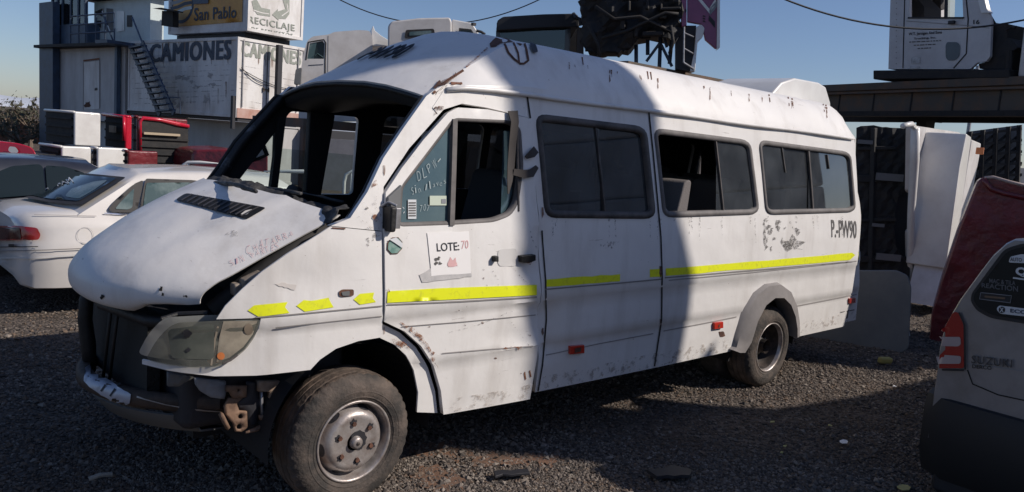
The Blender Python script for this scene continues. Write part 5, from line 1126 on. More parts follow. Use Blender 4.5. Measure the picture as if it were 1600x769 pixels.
# white conventional cab on the gantry
Pg = at(1490, 60, 14.6); ng = nn
def kp(px, py, d=0): return PL(px, py, Pg-ng*d, ng)
t = thing('truck_cab', kp(1480, 108)*(1, 1, 1), 'white truck cab lettered W.T. Jernigan And Sons on the gantry beam', 'truck cab')
out_ = [(1388, 108), (1393, -60), (1520, -64), (1530, -10), (1546, 22), (1549, 34), (1547, 88), (1541, 96), (1527, 98), (1516, 108)]
hole = [(1421, 27), (1422, -40), (1495, -42), (1504, 0), (1505, 27)]
v, f = cdt(out_, [hole], 14); g = G(); g.add([kp(*q) for q in v], f); KB = g.bvh(); body = g.build('door_side', M['cabgrey'], t, solid=.06, face=tuple(ng))
g = G(); g.prism([kp(*q, 1.9) for q in ((1388, 108), (1393, 28), (1393, -60), (1450, -62), (1450, 28), (1516, 108))], -ng*.06); g.prism([kp(*q, .06) for q in ((1388, 108), (1393, -60), (1398, -60), (1393, 108))], -ng*1.85); g.prism([kp(*q, .06) for q in ((1393, -60), (1520, -64), (1520, -66), (1393, -62))], -ng*1.85); g.prism([kp(*q, .06) for q in ((1388, 106), (1515, 106), (1515, 108), (1388, 108))], -ng*1.85)
g.prism([kp(*q, .06) for q in ((1541, 34), (1549, 34), (1547, 88), (1538, 90))], -ng*1.85); g.build('cab_shell', M['cabgrey'], t)
g = G(); g.prism([kp(*q, 1.2) for q in ((1421, -30), (1470, -40), (1470, 14), (1446, 20), (1440, 30), (1421, 27))], -ng*.1); g.prism([kp(*q, .4) for q in ((1425, 30), (1444, 30), (1444, 10), (1425, -10))], -ng*.5); g.build('seat_back', M['inner'], t)
decal_k = lambda poly, nm, m, off=.006, par=None: decal(KB, poly, nm, m, par or t, off, 14)
v, f = cdt([(1478, 27), (1479, -40), (1496, -42), (1504, 0), (1505, 27)], [], 20); g = G(); g.add([kp(*q, .02) for q in v], f); g.build('vent_window', M['glassc'], t)
g = G(); g.bar(kp(1478, 27, -.005), kp(1479, -42, -.005), .05); g.bar(kp(1419, 28, -.005), kp(1506, 28, -.005), .03); g.build('window_bar', M['trim'], t)
ribbon(KB, [(1411, 107), (1415, -55)], 1.6, 'panel_seam', M['seam'], t, .004); ribbon(KB, [(1490, 107), (1510, 84), (1513, 30), (1506, -40)], 2, 'door_seam', M['seam'], t, .004); ribbon(KB, [(1416, 33), (1510, 40), (1546, 44)], 1.2, 'crease_line', M['crease'], t, .004)
for k in range(12): decal_k(ell((1401-.02*k, 5+8.6*k), 1, 1, 6), 'rivet', M['crease'])
decal_k(rnd([(1480, 66), (1497, 66), (1501, 72), (1500, 88), (1493, 95), (1482, 95), (1478, 90), (1478, 71)], 5), 'side_window', M['dkblue'], .01); decal_k(rnd([(1424, 90), (1438, 89), (1438, 99), (1424, 100)], 2), 'side_vent', M['alu'], .01); decal_k([(1422, 104), (1438, 104), (1438, 107), (1422, 107)], 'step_grip', M['alu'], .01)
write(KB, 'W.T. Jernigan And Sons', [(1420, 57), (1472, 54), (1472, 48), (1420, 51)], 'company_name', M['ink'], t, .006, .03); write(KB, 'Trucking, Inc.', [(1428, 63), (1463, 61), (1463, 57), (1428, 59)], 'company_name', M['ink'], t, .006, .03)
for a, b, y0 in ((1421, 1471, 66), (1428, 1462, 71), (1434, 1455, 76)):
    x = a
    while x < b: L_ = min(b-x, 2+5*rng.random()); ribbon(KB, [(x, y0-(x-a)*.05), (x+L_, y0-(x+L_-a)*.05)], 1.6, 'small_print', M['inkgrey'], t, .006); x += L_+1.3
write(KB, '16', [(1521, 38), (1531, 38), (1531, 31), (1521, 31)], 'cab_number', M['ink'], t, .006, .03)
g = G(); g.obox(kp(1487, 35, -.05), dr*.06, ng*.03, (0, 0, .03)); g.build('door_handle', M['ink'], t, bev=.01)
g = G(); g.prism([kp(*q, -.03) for q in ((1520, -30), (1532, -28), (1542, 14), (1546, 20), (1533, 20))], -ng*.1); g.build('sun_visor', M['whitep'], t)
g = G(); g.prism([kp(*q, .1) for q in ((1546, 40), (1572, 38), (1574, 58), (1582, 60), (1590, 74), (1581, 80), (1577, 108), (1530, 108), (1528, 99), (1542, 97))], -ng*1.4); g.tube([kp(1545, 22, .1), kp(1552, 34, .1), kp(1556, 42, .2)], .03); g.tube([kp(1572, 48, .1), kp(1580, 43, .1), kp(1586, 44, .1)], .03); g.tube([kp(1578, 80, .1), kp(1577, 124, .1)], .05); g.build('engine_bulkhead', M['dark'], t, dis=(.08, .2))
g = G(); g.prism([kp(*q, -.05) for q in ((1364, 110), (1577, 108), (1577, 122), (1364, 124))], -ng*1.7); g.build('chassis_skid', M['dark'], t, bev=.02)
t2 = thing('truck_cab', kp(1620, 120), 'pale truck cab cut by the right edge of the frame, on the gantry beam', 'truck cab')
g = G(); g.prism([kp(*q, .0) for q in ((1587, 123), (1600, 20), (1602, -60), (1720, -60), (1720, 123))], -ng*1.9); g.build('body', M['cabw'], t2, bev=.08)

# ================================================================== CABS BEHIND THE ROOF OF THE MINIBUS
def rack(c, wx, wy, z, label):
    g = G(); cx_, cy_ = c
    g.ab((cx_-wx/2, cy_-wy/2, z-.2), (cx_+wx/2, cy_+wy/2, z)); t = thing('steel_rack', (cx_, cy_, 0), label, 'rack'); g.build('deck', M['beam'], t)
    for sx in (-1, 1):
        for sy in (-1, 1): G().ab((cx_+sx*(wx/2-.1)-.08, cy_+sy*(wy/2-.1)-.08, 0), (cx_+sx*(wx/2-.1)+.08, cy_+sy*(wy/2-.1)+.08, z-.2)).build('leg', M['beam'], t)
def cabthing(name, px, D, label, group='scrap truck cabs standing behind the minibus', tn=0.0):
    global VX
    P = at(px, 60, D); n = vn(P); c, s = math.cos(tn), math.sin(tn); n = np.array([n[0]*c-n[1]*s, n[0]*s+n[1]*c, 0]); VX = -n
    o = thing(name, (P+VX)*(1, 1, 0), label, 'truck cab', group); return o, (lambda px, py, d=0.0: PL(px, py, P-n*d, n))
# 1: white sleeper cab by the container
o, p = cabthing('truck_cab', 490, 18.0, 'white sleeper cab with a broken roof fin, right beside the CAMIONES container')
g = G(); sh = rnd([(466, 190), (470, 110), (474, 84), (480, 64), (488, 57), (514, 54), (522, 50), (560, 47), (578, 48), (582, 60), (582, 190)], 5)
hole = [(480, 92), (484, 68), (504, 64), (507, 68), (506, 92)]
v, f = cdt(sh, [hole], 14); g.add([p(*q) for q in v], f); KB1 = g.bvh(); side = g.build('cab_side', M['cabw'], o, solid=.08, face=tuple(-VX))
g = G(); g.prism([p(*q, .08) for q in inset(sh, 1.2)], VX*1.9); g.build('cab_shell', M['cabw'], o, bev=.1)
g = G(); g.prism([p(*q, .06) for q in hole], VX*.03); g.build('door_window', M['carglass'], o)
g = G(); g.prism([p(*q, .02) for q in ((480, 92), (484, 68), (495, 66), (490, 92))], VX*.02); g.tube([p(492, 87, .0), p(496, 84, .0), p(505, 90, .0)], .015); g.build('window_glass', M['tealglass'], o)
ribbon(KB1, [(478, 94), (482, 66), (506, 62), (509, 67), (508, 96), (508, 130)], 2, 'door_seam', M['seam'], o, .006); ribbon(KB1, [(513, 56), (512, 120)], 1.2, 'panel_seam', M['crease'], o, .005); ribbon(KB1, [(470, 103), (505, 101)], 1.4, 'blue_stripe', M['inkblue'], o, .005)
g = G(); g.prism([p(*q, .1) for q in ((580, 72), (581, 46), (583, 40), (586, 48), (596, 56), (606, 62), (606, 72))], VX*1.4); g.build('roof_fin', M['whitep'], o, bev=.01)
g = G(); g.prism([p(*q, -.25) for q in rnd([(459, 132), (462, 108), (472, 105), (470, 132)], 3)], VX*.2); g.build('mirror', M['panelgrey'], o, bev=.03)
rack(tuple((p(530, 190)+VX*1.1)[:2]), 3.2, 2.6, max(.4, float(p(530, 190)[2])), 'steel rack under the white sleeper cab')
# 2: white day cab seen from behind
o, p = cabthing('truck_cab', 655, 17.0, 'white cab with a small dark rear window, left of the dark cab')
sh = rnd([(604, 190), (606, 40), (612, 33), (655, 28), (703, 27), (706, 34), (706, 190)], 4)
g = G(); g.prism([p(*q) for q in sh], VX*1.5); KB2 = g.bvh(); g.build('back_wall', M['cabw'], o, bev=.05)
decal(KB2, rnd([(632, 60), (634, 47), (678, 45), (680, 56), (676, 62)], 3), 'rear_window', M['trim'], o, .02); decal(KB2, rnd([(639, 56), (640, 50), (674, 48), (674, 55)], 2), 'window_glass', M['tealglass'], o, .03)
g = G(); sh2 = rnd([(706, 190), (706, 30), (738, 36), (748, 52), (758, 190)], 3); g.prism([p(*q, .25) for q in sh2], VX*1.2); KB3 = g.bvh(); g.build('cab_side', M['whitep'], o, bev=.04)
decal(KB3, [(717, 60), (717, 44), (736, 46), (744, 58)], 'side_window', M['trim'], o, .02); decal(KB3, [(720, 60), (720, 47), (735, 48), (740, 58)], 'window_glass', M['carglass'], o, .03)
g = G(); g.tube([p(744, 48, .1), p(752, 50, .1), p(758, 54, .1)], .03); g.obox(p(740, 38, .1), (.04, 0, 0), (0, .04, 0), (0, 0, .03)); g.build('mirror_arm', M['ink'], o)
rack(tuple((p(680, 190)+VX*.9)[:2]), 2.6, 2.2, max(.4, float(p(680, 190)[2])), 'steel rack under the white day cab')
# 3: dark cab
o, p = cabthing('truck_cab', 800, 15.5, 'dark cab with a black sun visor and greenish glass, left of the magenta cab')
g = G()
for q in (((774, 150), (775, 48), (782, 46), (782, 150)), ((900, 150), (902, 42), (912, 44), (912, 150)), ((879, 150), (884, 40), (892, 40), (888, 150))): g.prism([p(*k) for k in q], VX*.12)
g.prism([p(*k, .1) for k in ((774, 200), (775, 92), (912, 92), (912, 200))], VX*1.6); g.build('cab_frame', M['dkblue'], o)
g = G(); g.prism([p(*q, -.15) for q in rnd([(775, 48), (777, 32), (786, 26), (850, 22), (898, 21), (904, 24), (905, 42), (840, 44)], 3)], VX*1.9); g.build('roof_visor', M['ink'], o, bev=.04)
g = G(); g.prism([p(*q, .05) for q in ((780, 94), (780, 44), (884, 42), (884, 94))], VX*.01); g.build('windscreen', glass('green_windscreen', (.26, .42, .40), .06), o)
g = G(); g.prism([p(*q, 1.5) for q in ((776, 94), (776, 36), (905, 34), (905, 94))], VX*.05); g.build('back_wall', M['dark'], o)
g = G(); g.tube([p(896, 22, -.1), p(900, 28, -.2), p(906, 30, -.2), p(908, 40, -.2)], .04); g.build('mirror_arm', M['ink'], o)
rack(tuple((p(840, 150)+VX*1.0)[:2]), 2.4, 2.2, 2.35, 'steel rack under the dark cab')
# 4: magenta cab, hoisted, seen from below and behind
o, p = cabthing('truck_cab', 1000, 14.0, 'magenta and black cab raised high on struts, with a boarding ladder')
sh = jag([(908, -70), (1064, -70), (1066, 40), (1062, 66), (1046, 60), (1020, 56), (1000, 62), (985, 74), (966, 84), (950, 80), (935, 84), (915, 80), (909, 60)], 4, 7)
v, f = cdt(sh, [], 8); g = G(); g.add([p(q[0], q[1], .10*math.sin(q[0]*.11)*math.sin(q[1]*.09)+rng.normal(0, .02)) for q in v], f); g.build('cab_underside', M['dark'], o, solid=.05, face=tuple(-VX)); g = G(); g.prism([p(*q, .2) for q in inset(sh, 2)], VX*1.0); g.build('cab_floor', M['dark'], o)
ud = mat('oily_black_parts', (.012, .011, .011), .55, col2=(.05, .035, .025), scale=8)
for k in range(9):
    a = np.array((922+125*rng.random(), -8+62*rng.random())); L_ = 12+26*rng.random(); h = 3+5*rng.random(); q = [a, a+(L_, -1), a+(L_, h), a+(0, h+1)] if k % 2 else [a, a+(h, 0), a+(h, L_*.7), a+(0, L_*.7)]
    G().prism([p(*z, -.12) for z in q], VX*.15).build('underside_part', M['dark'] if k % 3 else ud, o, bev=.03)
for q in ([(930, 10), (960, 30), (1000, 26), (1050, 50)], [(940, 60), (980, 48), (1040, 20), (1060, 22)], [(920, 40), (935, 70), (937, 90)], [(1048, 40), (1052, 66), (1046, 84)]): G().tube([p(*z, -.14) for z in q], .03).build('hose', M['dark'], o, smooth=True)
g = G(); g.prism([p(*q, .0) for q in ((1064, -70), (1073, -70), (1073, 40), (1065, 42))], VX*.2); g.prism([p(*q, .05) for q in ((1074, -70), (1125, -70), (1124, 76), (1118, 76), (1102, 62), (1096, 38), (1074, 34))], VX*.12); PB = g.bvh(); g.build('side_panel', M['purple'], o, bev=.015)
for q in (((1084, -8), (1090, -8), (1108, 14), (1120, -6), (1126, -6), (1109, 22)), ((1108, 14), (1121, 0), (1121, 10), (1109, 24))): decal(PB, q, 'zigzag_stripe', M['stickerg'] if q[0][0] == 1108 else M['whitep'], o, .01)
decal(PB, [(1108, 24), (1117, 34), (1117, 44), (1107, 32)], 'side_vent', M['ink'], o, .01); decal(PB, ell((1071.5, 17), 1.4, 3), 'grab_hole', M['ink'], o, .02)
for k in range(3): decal(PB, [(1098, 24+4*k), (1102, 25+4*k), (1102, 27+4*k), (1098, 26+4*k)], 'badge', M['ink'], o, .012)
g = G(); g.prism([p(*q, .0) for q in ((1122, -70), (1125, -70), (1125, 74), (1120, 78))], VX*.15); g.build('edge_trim', M['whitep'], o)
g = G(); g.prism([p(*q, .1) for q in ((1056, 66), (1072, 40), (1088, 40), (1084, 80), (1082, 112), (1056, 108))], VX*.3); g.build('step_well', M['ink'], o)
g = G(); g.tube([p(1069, 42, -.02), p(1068, 98, -.02)], .018); g.tube([p(1070, 52, -.02), p(1084, 58, .0)], .015); g.tube([p(1069, 76, -.02), p(1083, 84, .0)], .015); g.tube([p(1068, 98, -.02), p(1084, 108, .0)], .02); g.build('ladder', M['alu'], o)
g = G(); g.prism([p(*q, .02) for q in rnd([(1088, 42), (1096, 38), (1101, 44), (1098, 58), (1090, 66), (1086, 112), (1078, 112), (1085, 80)], 2)], VX*.18); g.build('step_fairing', M['whitep'], o, bev=.02)
g = G()
for a, b in (((994, 70), (994, 112)), ((1032, 58), (1030, 112)), ((1010, 96), (1032, 66)), ((1032, 68), (1050, 104)), ((1012, 62), (1012, 86)), ((1050, 58), (1046, 100)), ((1038, 60), (1042, 74)), ((968, 70), (976, 80))): g.bar(p(*a, .3), p(*b, .3), .05)
g.build('strut', M['blue'], o, split=True)
rack(tuple((p(1000, 112)+VX*.9)[:2]), 3.0, 1.9, float(p(1000, 112, .8)[2]), 'steel rack under the struts of the magenta cab')
# overhead cables
def cable(p0, p1, sag, label, d0, d1):
    A, B = at(*p0, d0), at(*p1, d1); pts = [A+(B-A)*t-(0, 0, sag*4*t*(1-t)) for t in np.linspace(0, 1, 24)]; tag(G().tube(pts, .016, 5).build('overhead_cable', M['cable'], loc=A), label, 'cable')
cable((520, -6), (850, -4), .75, 'sagging black cable at the top of the sky above the white day cab', 22, 22); cable((1200, -12), (1640, 22), .4, 'black cable crossing in front of the cab on the gantry', 13, 13)
# ================================================================== CONTAINER STACK, LEFT
EL = np.array([-.1613, .9869, 0]); EE = np.array([.9869, .1613, 0]); CC = at(372.5, 57, 24)
def K(s, e, z): return CC*(1, 1, 0)+EL*s+EE*e+np.array([0, 0, z])
def kbox(g, s0, s1, e0, e1, z0, z1, mi=0): return g.quadbox([K(s0, e0, z0), K(s1, e0, z0), K(s1, e1, z0), K(s0, e1, z0), K(s0, e0, z1), K(s1, e0, z1), K(s1, e1, z1), K(s0, e1, z1)], mi)
def LF(px, py, off=0): return PL(px, py, CC-EE*off, EE)
def EF(px, py, off=0): return PL(px, py, CC-EL*off, EL)
def cont(s0, s1, e0, e1, z0, z1, label, m='cont', edge=True, trim=None):
    t = thing('shipping_container', K((s0+s1)/2, (e0+e1)/2, z0), label, 'container')
    g = kbox(G(), s0, s1, e0, e1, z0, z1); bv = g.bvh(); b = g.build('body', M[m], t, bev=.02)
    if edge:
        g = G()
        for a, e in ((s0, e0), (s0, e1), (s1, e0), (s1, e1)): kbox(g, a-.03, a+.05, e-.03, e+.05, z0, z1)
        g.build('corner_post', M[trim or m], t, split=True); g = G()
        for z in (z0, z1-.09): kbox(g, s0, s1, e0-.035, e0+.02, z, z+.09); kbox(g, s0-.035, s0+.02, e0, e1, z, z+.09)
        g.build('side_rail', M[trim or m], t, split=True)
    return t, bv
# lower boxes
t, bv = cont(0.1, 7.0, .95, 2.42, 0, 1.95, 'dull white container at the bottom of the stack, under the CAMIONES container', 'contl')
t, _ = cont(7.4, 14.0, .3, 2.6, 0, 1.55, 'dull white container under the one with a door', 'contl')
# beams between
g = G(); kbox(g, .0, 7.0, .05, 2.3, 1.96, 2.06); tag(g.build('spreader_beam', M['ink'], loc=K(3, 1, 1.96)), 'black beam frame between the lowest container and the CAMIONES container', 'beam')
t, bv = cont(0, 6.75, 0, 2.42, 2.07, 4.5, 'white container painted CAMIONES on its long side and on its end', 'cont')
write(bv, 'CAMIONES', [(235, 97), (360, 92.5), (361, 62), (236, 70)], 'lettering', M['navy'], t, .01, 0, 0, 1.12, .011)
write(bv, 'CAMIONES', [(378, 87), (469, 102), (470, 82), (379, 65)], 'lettering', M['olive'], t, .01, 0, 0, 1.12, .011)
runs = soft('rust_runs', (.20, .11, .07), (.36, .27, .22), 5, .35, (1, 1, .15)); grim = soft('board_joint_grime', (.30, .28, .27), (.4, .38, .36), 3, .4)
for y0 in range(104, 168, 8): ribbon(bv, [(206, y0+2.5), (290, y0), (366, y0-3)], .8, 'board_joint', grim, t, .006); 
for y0 in range(110, 180, 9): ribbon(bv, [(374, y0-8), (420, y0), (466, y0+8)], .8, 'board_joint', grim, t, .006)
for k in range(16): px = 212+150*rng.random(); yb_ = 62+(1-(px-212)/150)*8 if k % 2 else 120+30*rng.random(); decal(bv, [(px, yb_), (px+3, yb_), (px+4, yb_+20+30*rng.random()), (px+1, yb_+24)], 'rust_run', runs, t, .007)
for k in range(9): px = 376+88*rng.random(); yb_ = 60+(px-372)*.26; decal(bv, [(px, yb_), (px+3, yb_), (px+3, yb_+30), (px+1, yb_+34)], 'rust_run', runs, t, .007)
g = G(); kbox(g, -.05, .03, 0, 2.42, 2.07, 2.36); g.build('door_sill', M['pinkrail'], t)
for e in (.18, 2.2): G().tube([K(-.03, e, 2.4), K(-.03, e, 4.45)], .022).build('lock_rod', M['contl'], t)
g = G(); kbox(g, -.015, .01, 1.04, 1.06, 2.4, 4.4); g.build('door_gap', M['seam'], t)
g = G()
for e, z in ((.9, 3.0), (1.75, 3.05)): kbox(g, -.06, -.01, e, e+.22, z, z+.04); kbox(g, -.06, -.01, e, e+.03, z-.06, z+.08); kbox(g, -.06, -.01, e+.2, e+.22, z-.06, z+.08)
g.build('door_latch', M['beam'], t, split=True)
g = G()
for a, b in (((.1, 3.6), (1.1, 3.15)), ((.1, 3.55), (2.2, 3.1))): g.tube([K(-.05, a[0]+(b[0]-a[0])*u, a[1]+(b[1]-a[1])*u-.12*math.sin(math.pi*u)) for u in np.linspace(0, 1, 8)], .012)
tag(g.build('hanging_cable', M['cable'], loc=K(-.05, .1, 3.5)), 'thin dark cables strung across the end of the CAMIONES container', 'cable')
for k in range(10): px, py = 262+90*rng.random(), 105+65*rng.random(); decal(bv, jag(ell((px, py), 2+4*rng.random(), 2+3*rng.random()), 4, 4), 'rub_mark', mat('faint_grime', (.40, .385, .375), .8), t, .008)
g = G(); kbox(g, -.42, -.27, 1.15, 1.31, 0, 4.42); tag(g.build('steel_post', M['ink'], loc=K(-.35, 1.23, 0)), 'black upright post in front of the lettered container end', 'post')
g = G(); kbox(g, .0, .12, -.12, -.03, 1.72, 2.72); tag(g.build('corner_bracket', M['ink'], loc=K(.1, -.1, 1.7)), 'black steel bracket hanging on the lower corner of the CAMIONES container', 'bracket')
# container with the door
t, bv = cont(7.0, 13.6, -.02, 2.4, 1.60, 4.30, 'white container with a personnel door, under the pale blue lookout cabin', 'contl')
dr_ = decal(bv, [(131, 97), (156, 94), (156, 170), (131, 172)], 'door', M['cont'], t, .012); ribbon(bv, [(131, 172), (131, 97), (156, 94), (156, 170)], 1.4, 'door_frame', M['crease'], dr_, .016); ribbon(bv, [(131, 95), (156, 92)], 2.4, 'lintel', M['rust'], dr_, .02)
decal(bv, rnd([(149, 138), (153, 137), (153, 141), (149, 142)], 1), 'door_handle', M['ink'], dr_, .03); decal(bv, jag(ell((137, 164), 5, 4), 2, 3), 'rust_hole', M['rustdk'], dr_, .02)
g = G(); kbox(g, 6.9, 13.7, -.5, 2.4, 4.31, 4.42); tag(g.build('walkway', M['dark'], loc=K(10, 1, 4.31)), 'dark walkway deck along the top of the door container', 'walkway')
# blue posts
g = G(); q0, q1 = LF(107, 75, -.25), LF(84, 75, -.25); s0, s1 = (q0-CC)@EL, (q1-CC)@EL; kbox(g, s0+.05, s1-.05, -.32, -.06, 0, 6.1); tag(g.build('steel_post', M['blue'], loc=K((s0+s1)/2, -.2, 0)), 'broad dark blue post at the left end of the door container', 'post')
g = G(); kbox(g, 7.28, 7.46, -.20, -.06, 0, 4.3); tag(g.build('steel_post', M['bluelt'], loc=K(7.37, -.13, 0)), 'narrow blue post between the door container and the stair', 'post')
# lookout cabin
t = thing('lookout_cabin', K(9.3, 1.2, 4.42), 'pale blue lookout cabin with a glazed dark blue booth on top of the door container', 'cabin')
g = G(); kbox(g, 6.4, 10.75, .55, 1.05, 4.43, 6.15); CBV = g.bvh(); g.build('wall', M['paleblue'], t)
g = G(); kbox(g, 6.1, 10.5, .2, 1.4, 6.16, 6.27); g.build('roof', M['dark'], t)
for q in ([(141, 28), (141, 12), (162, 13), (162, 27)], [(150, 44), (150, 32), (160, 32), (160, 44)]): w_ = decal(CBV, q, 'window', M['ink'], t, .02); ribbon(CBV, q+[q[0]], 1.2, 'window_frame', M['whitep'], w_, .03)
decal(CBV, [(167, 49), (167, 13), (177, 14), (177, 49)], 'door', M['panelgrey'], t, .02); decal(CBV, [(183, 50), (183, 17), (195, 18), (195, 48)], 'door_panel', M['whitep'], t, .02); decal(CBV, [(199, 42), (199, 24), (207, 24), (207, 42)], 'window', M['ink'], t, .02)
g = G(); kbox(g, 10.25, 13.3, .0, 2.3, 4.43, 5.25); g.build('booth_wall', M['bluelt'], t)
g = G()
for s in (10.3, 10.9, 11.55, 12.3, 12.75, 13.25): kbox(g, s-.05, s+.05, .0, .1, 5.25, 6.45)
for s in (10.3, 13.25): kbox(g, s-.05, s+.05, 2.2, 2.3, 5.25, 6.45)
kbox(g, 10.25, 13.3, .0, 2.3, 6.45, 6.6); g.build('booth_frame', M['blue'], t, split=True)
g = G(); kbox(g, 10.3, 13.2, .04, .05, 5.25, 6.45); kbox(g, 10.3, 13.2, 2.2, 2.21, 5.25, 6.45); g.build('booth_glass', M['glassc'], t, split=True)
# railing and stair
t = thing('railing', K(9, -.45, 4.42), 'dark blue railing along the edge of the lookout walkway', 'railing')
g = G()
for z in (5.42, 5.1, 4.78): g.tube([K(6.95, -.45, z-.0), K(10.45, -.45, z)], .028)
for s in np.linspace(6.95, 10.45, 6): g.tube([K(s, -.45, 4.42), K(s, -.45, 5.42)], .028)
g.tube([K(7.9, -.45, 5.5), K(7.0, -.45, 4.4)], .03); g.build('rails', M['blue'], t, split=True)
t = thing('stair', K(5.5, -.4, 2), 'steep dark blue steel stair in front of the CAMIONES lettering', 'stair')
def sp_(px, py): q = LF(px, py, .38); return q
a0, a1, b0, b1 = sp_(200, 70), sp_(247, 178), sp_(221, 66), sp_(272, 178)
a0[2] = b0[2] = (a0[2]+b0[2])/2; a1[2] = b1[2] = (a1[2]+b1[2])/2
st_ = [K((q-CC)@EL, e, q[2]) for q, e in ((a0, -.3), (a1, -.3), (a0, -.95), (a1, -.95))]
g = G(); a0, a1 = LF(203, 70, .3), LF(250, 180, .3); b0, b1 = LF(222, 66, .95), LF(272, 178, .95)
for A_, B_ in ((a0, a1), (b0, b1)): g.bar(A_, B_, .05, .18)
g.build('stringer', M['blue'], t, split=True); 
for k in range(12):
    u = (k+.6)/12.3; A_, B_ = a0+(a1-a0)*u, b0+(b1-b0)*u; G().bar(A_, B_, .22, .05).build('tread', M['blue'], t)
g = G(); g.tube([LF(262, 152, .95), LF(282, 153, .95), LF(282, 178, .95)], .02); g.tube([LF(207, 28, .5), LF(222, 66, .95)], .03); g.build('handrail', M['blue'], t, split=True)
g = G(); kbox(g, 6.3, 7.2, -1.0, -.05, 4.30, 4.41); g.build('landing', M['blue'], t)
# top container with the two painted signs
g = G(); kbox(g, .2, 4.2, .35, 2.0, 4.51, 4.68); tag(g.build('spreader_beam', M['ink'], loc=K(2, 1, 4.51)), 'black beam frame under the container with the San Pablo sign', 'beam')
t, bv = cont(-.22, 4.35, .17, 2.12, 4.70, 7.1, 'white container with the San Pablo board and RECICLAJE DE REPUESTOS', 'cont')
sg = decal(bv, [(276, 42), (379, 34), (381, -30), (276, -40)], 'sign_board', M['orange'], t, .02)
decal(bv, [(322, 1), (380, -8), (380, -40), (322, -40)], 'sign_band', M['paleblue'], t, .026); decal(bv, rnd([(304, 7), (328, 6), (328, -20), (304, -20)], 2), 'sign_box', M['blue'], t, .06)
write(bv, 'San Pablo', [(305, 33), (370, 28), (371, 10), (305, 13)], 'sign_text', M['navy'], t, .03, 0, 0, 1.05, .006)
decal(bv, ell((283, 4), 21, 33, 30), 'sign_emblem', M['navy'], t, .024); decal(bv, ell((283, 3), 18, 29, 30), 'sign_emblem', M['orange'], t, .028)
for k, m in enumerate(('paleblue', 'navy', 'stickerg')): ribbon(bv, [(268, 22-8*k), (280, 19-8*k), (290, 14-8*k), (301, 12-8*k)], 5, 'emblem_wave', M[m], t, .032)
g = G(); P = [LF(*q, .35) for q in ((252, 40), (253, 17), (270, 17), (270, 42))]; g.prism(P, EE*.2); P = [LF(*q, .6) for q in ((238, 13), (252, 12), (272, 16), (272, 18))]; g.prism(P, EE*.3); tag(g.build('awning_box', M['dark'], loc=K(4.3, 0, 5)), 'dark box with a small canopy at the left corner of the San Pablo board', 'box')
write(bv, 'RECICLAJE', [(389, 39), (460, 52), (460, 39), (389, 25)], 'sign_text', M['olive'], t, .01, 0, 0, 1.15, .005); write(bv, 'DE REPUESTOS', [(393, 48), (457, 59), (457, 53), (393, 42)], 'sign_text', M['olive'], t, .01, .0, 0, 1.2, .002)
# chasing-arrow recycling mark
def arrow(a, b, wd, hd, s=.0):
    a, b = np.array(a, float), np.array(b, float); d = b-a; L_ = np.linalg.norm(d); d /= L_; n = np.array([-d[1], d[0]]); k = b-d*hd
    return [tuple(q) for q in (a-n*wd/2, k-n*wd/2, k-n*wd*1.05, b, k+n*wd*1.05, k+n*wd/2, a+n*wd/2)]
for q in ([(393, 2), (400, -2), (408, 12), (422, 15), (422, 26), (402, 23), (396, 14)], [(452, -4), (441, -2), (446, 14), (434, 18), (434, 14), (425, 23), (435, 32), (435, 29), (446, 30), (452, 22)], [(396, -6), (412, -30), (426, -30), (440, -12), (448, -16), (446, -4), (434, -6), (438, -9), (424, -22), (418, -22), (406, -4)]): decal(bv, q, 'recycling_mark', M['olive'], t, .01)
for q in ([(396, 16), (408, 20), (420, 22)], [(448, 6), (450, 18), (440, 25)]): ribbon(bv, q, 1.6, 'recycling_mark', M['cont'], t, .014)

# ================================================================== SCRAP BEDS IN FRONT OF THE CONTAINERS
SG = 'scrap pickup beds piled in front of the containers'
def bed(px0, px1, px2, y_top, y_bot, D, side_m, label, floor_m='under', rim=None):
    """corner edge at px1; dark face to the left, side wall to the right"""
    T = at(px1, y_top, D); Bz = at(px1, y_bot, D)[2]; z1 = T[2]
    s1 = (PL(px0, (y_top+y_bot)/2, T, EE)-T)@EL; e1 = (PL(px2, (y_top+y_bot)/2, T, EL)-T)@EE
    s1 = min(max(s1, .2), 2.2); e1 = min(max(e1, .15), 2.2)
    t = thing('pickup_bed', T*(1, 1, 0)+EL*s1/2+EE*e1/2+(0, 0, Bz), label, 'truck bed', SG)
    def q(s, e, z): return T*(1, 1, 0)+EL*s+EE*e+np.array([0, 0, z])
    def bx(g, a, b, c, d, z0, z1_): return g.quadbox([q(a, c, z0), q(b, c, z0), q(b, d, z0), q(a, d, z0), q(a, c, z1_), q(b, c, z1_), q(b, d, z1_), q(a, d, z1_)])
    bx(G(), .03, s1, .02, e1-.02, Bz+.02, z1-.03).build('bed_floor', M[floor_m], t, bev=.02)
    g = bx(G(), -.02, .05, 0, e1, Bz, z1); g.build('side_wall', M[side_m], t, bev=.045)
    g = G()
    for k in range(3): z = Bz+(z1-Bz)*(.25+.25*k); bx(g, .1, s1-.05, -.02, .03, z, z+.05)
    g.build('floor_rib', M[floor_m], t, split=True)
    if rim:
        g = G(); g.tube([q(.0, -.03, Bz+.25*(z1-Bz)), q(.0, -.03, z1-.04), q(s1, -.03, z1-.02)], .045); g.tube([q(.0, -.03, z1-.02), q(.0, e1, z1-.05)], .03); g.build('rolled_edge', M[rim], t, smooth=True, dis=(.03, .2))
    else: g = G(); g.tube([q(.0, .0, z1-.02), q(s1, .0, z1-.02)], .03); g.build('rolled_edge', M[side_m], t, smooth=True)
    return t, q, s1, e1, Bz, z1
bed(70, 116, 157, 174, 228, 17.5, 'whitep', 'upright white bed with dark underside, topmost in the pile, left of the red beds')
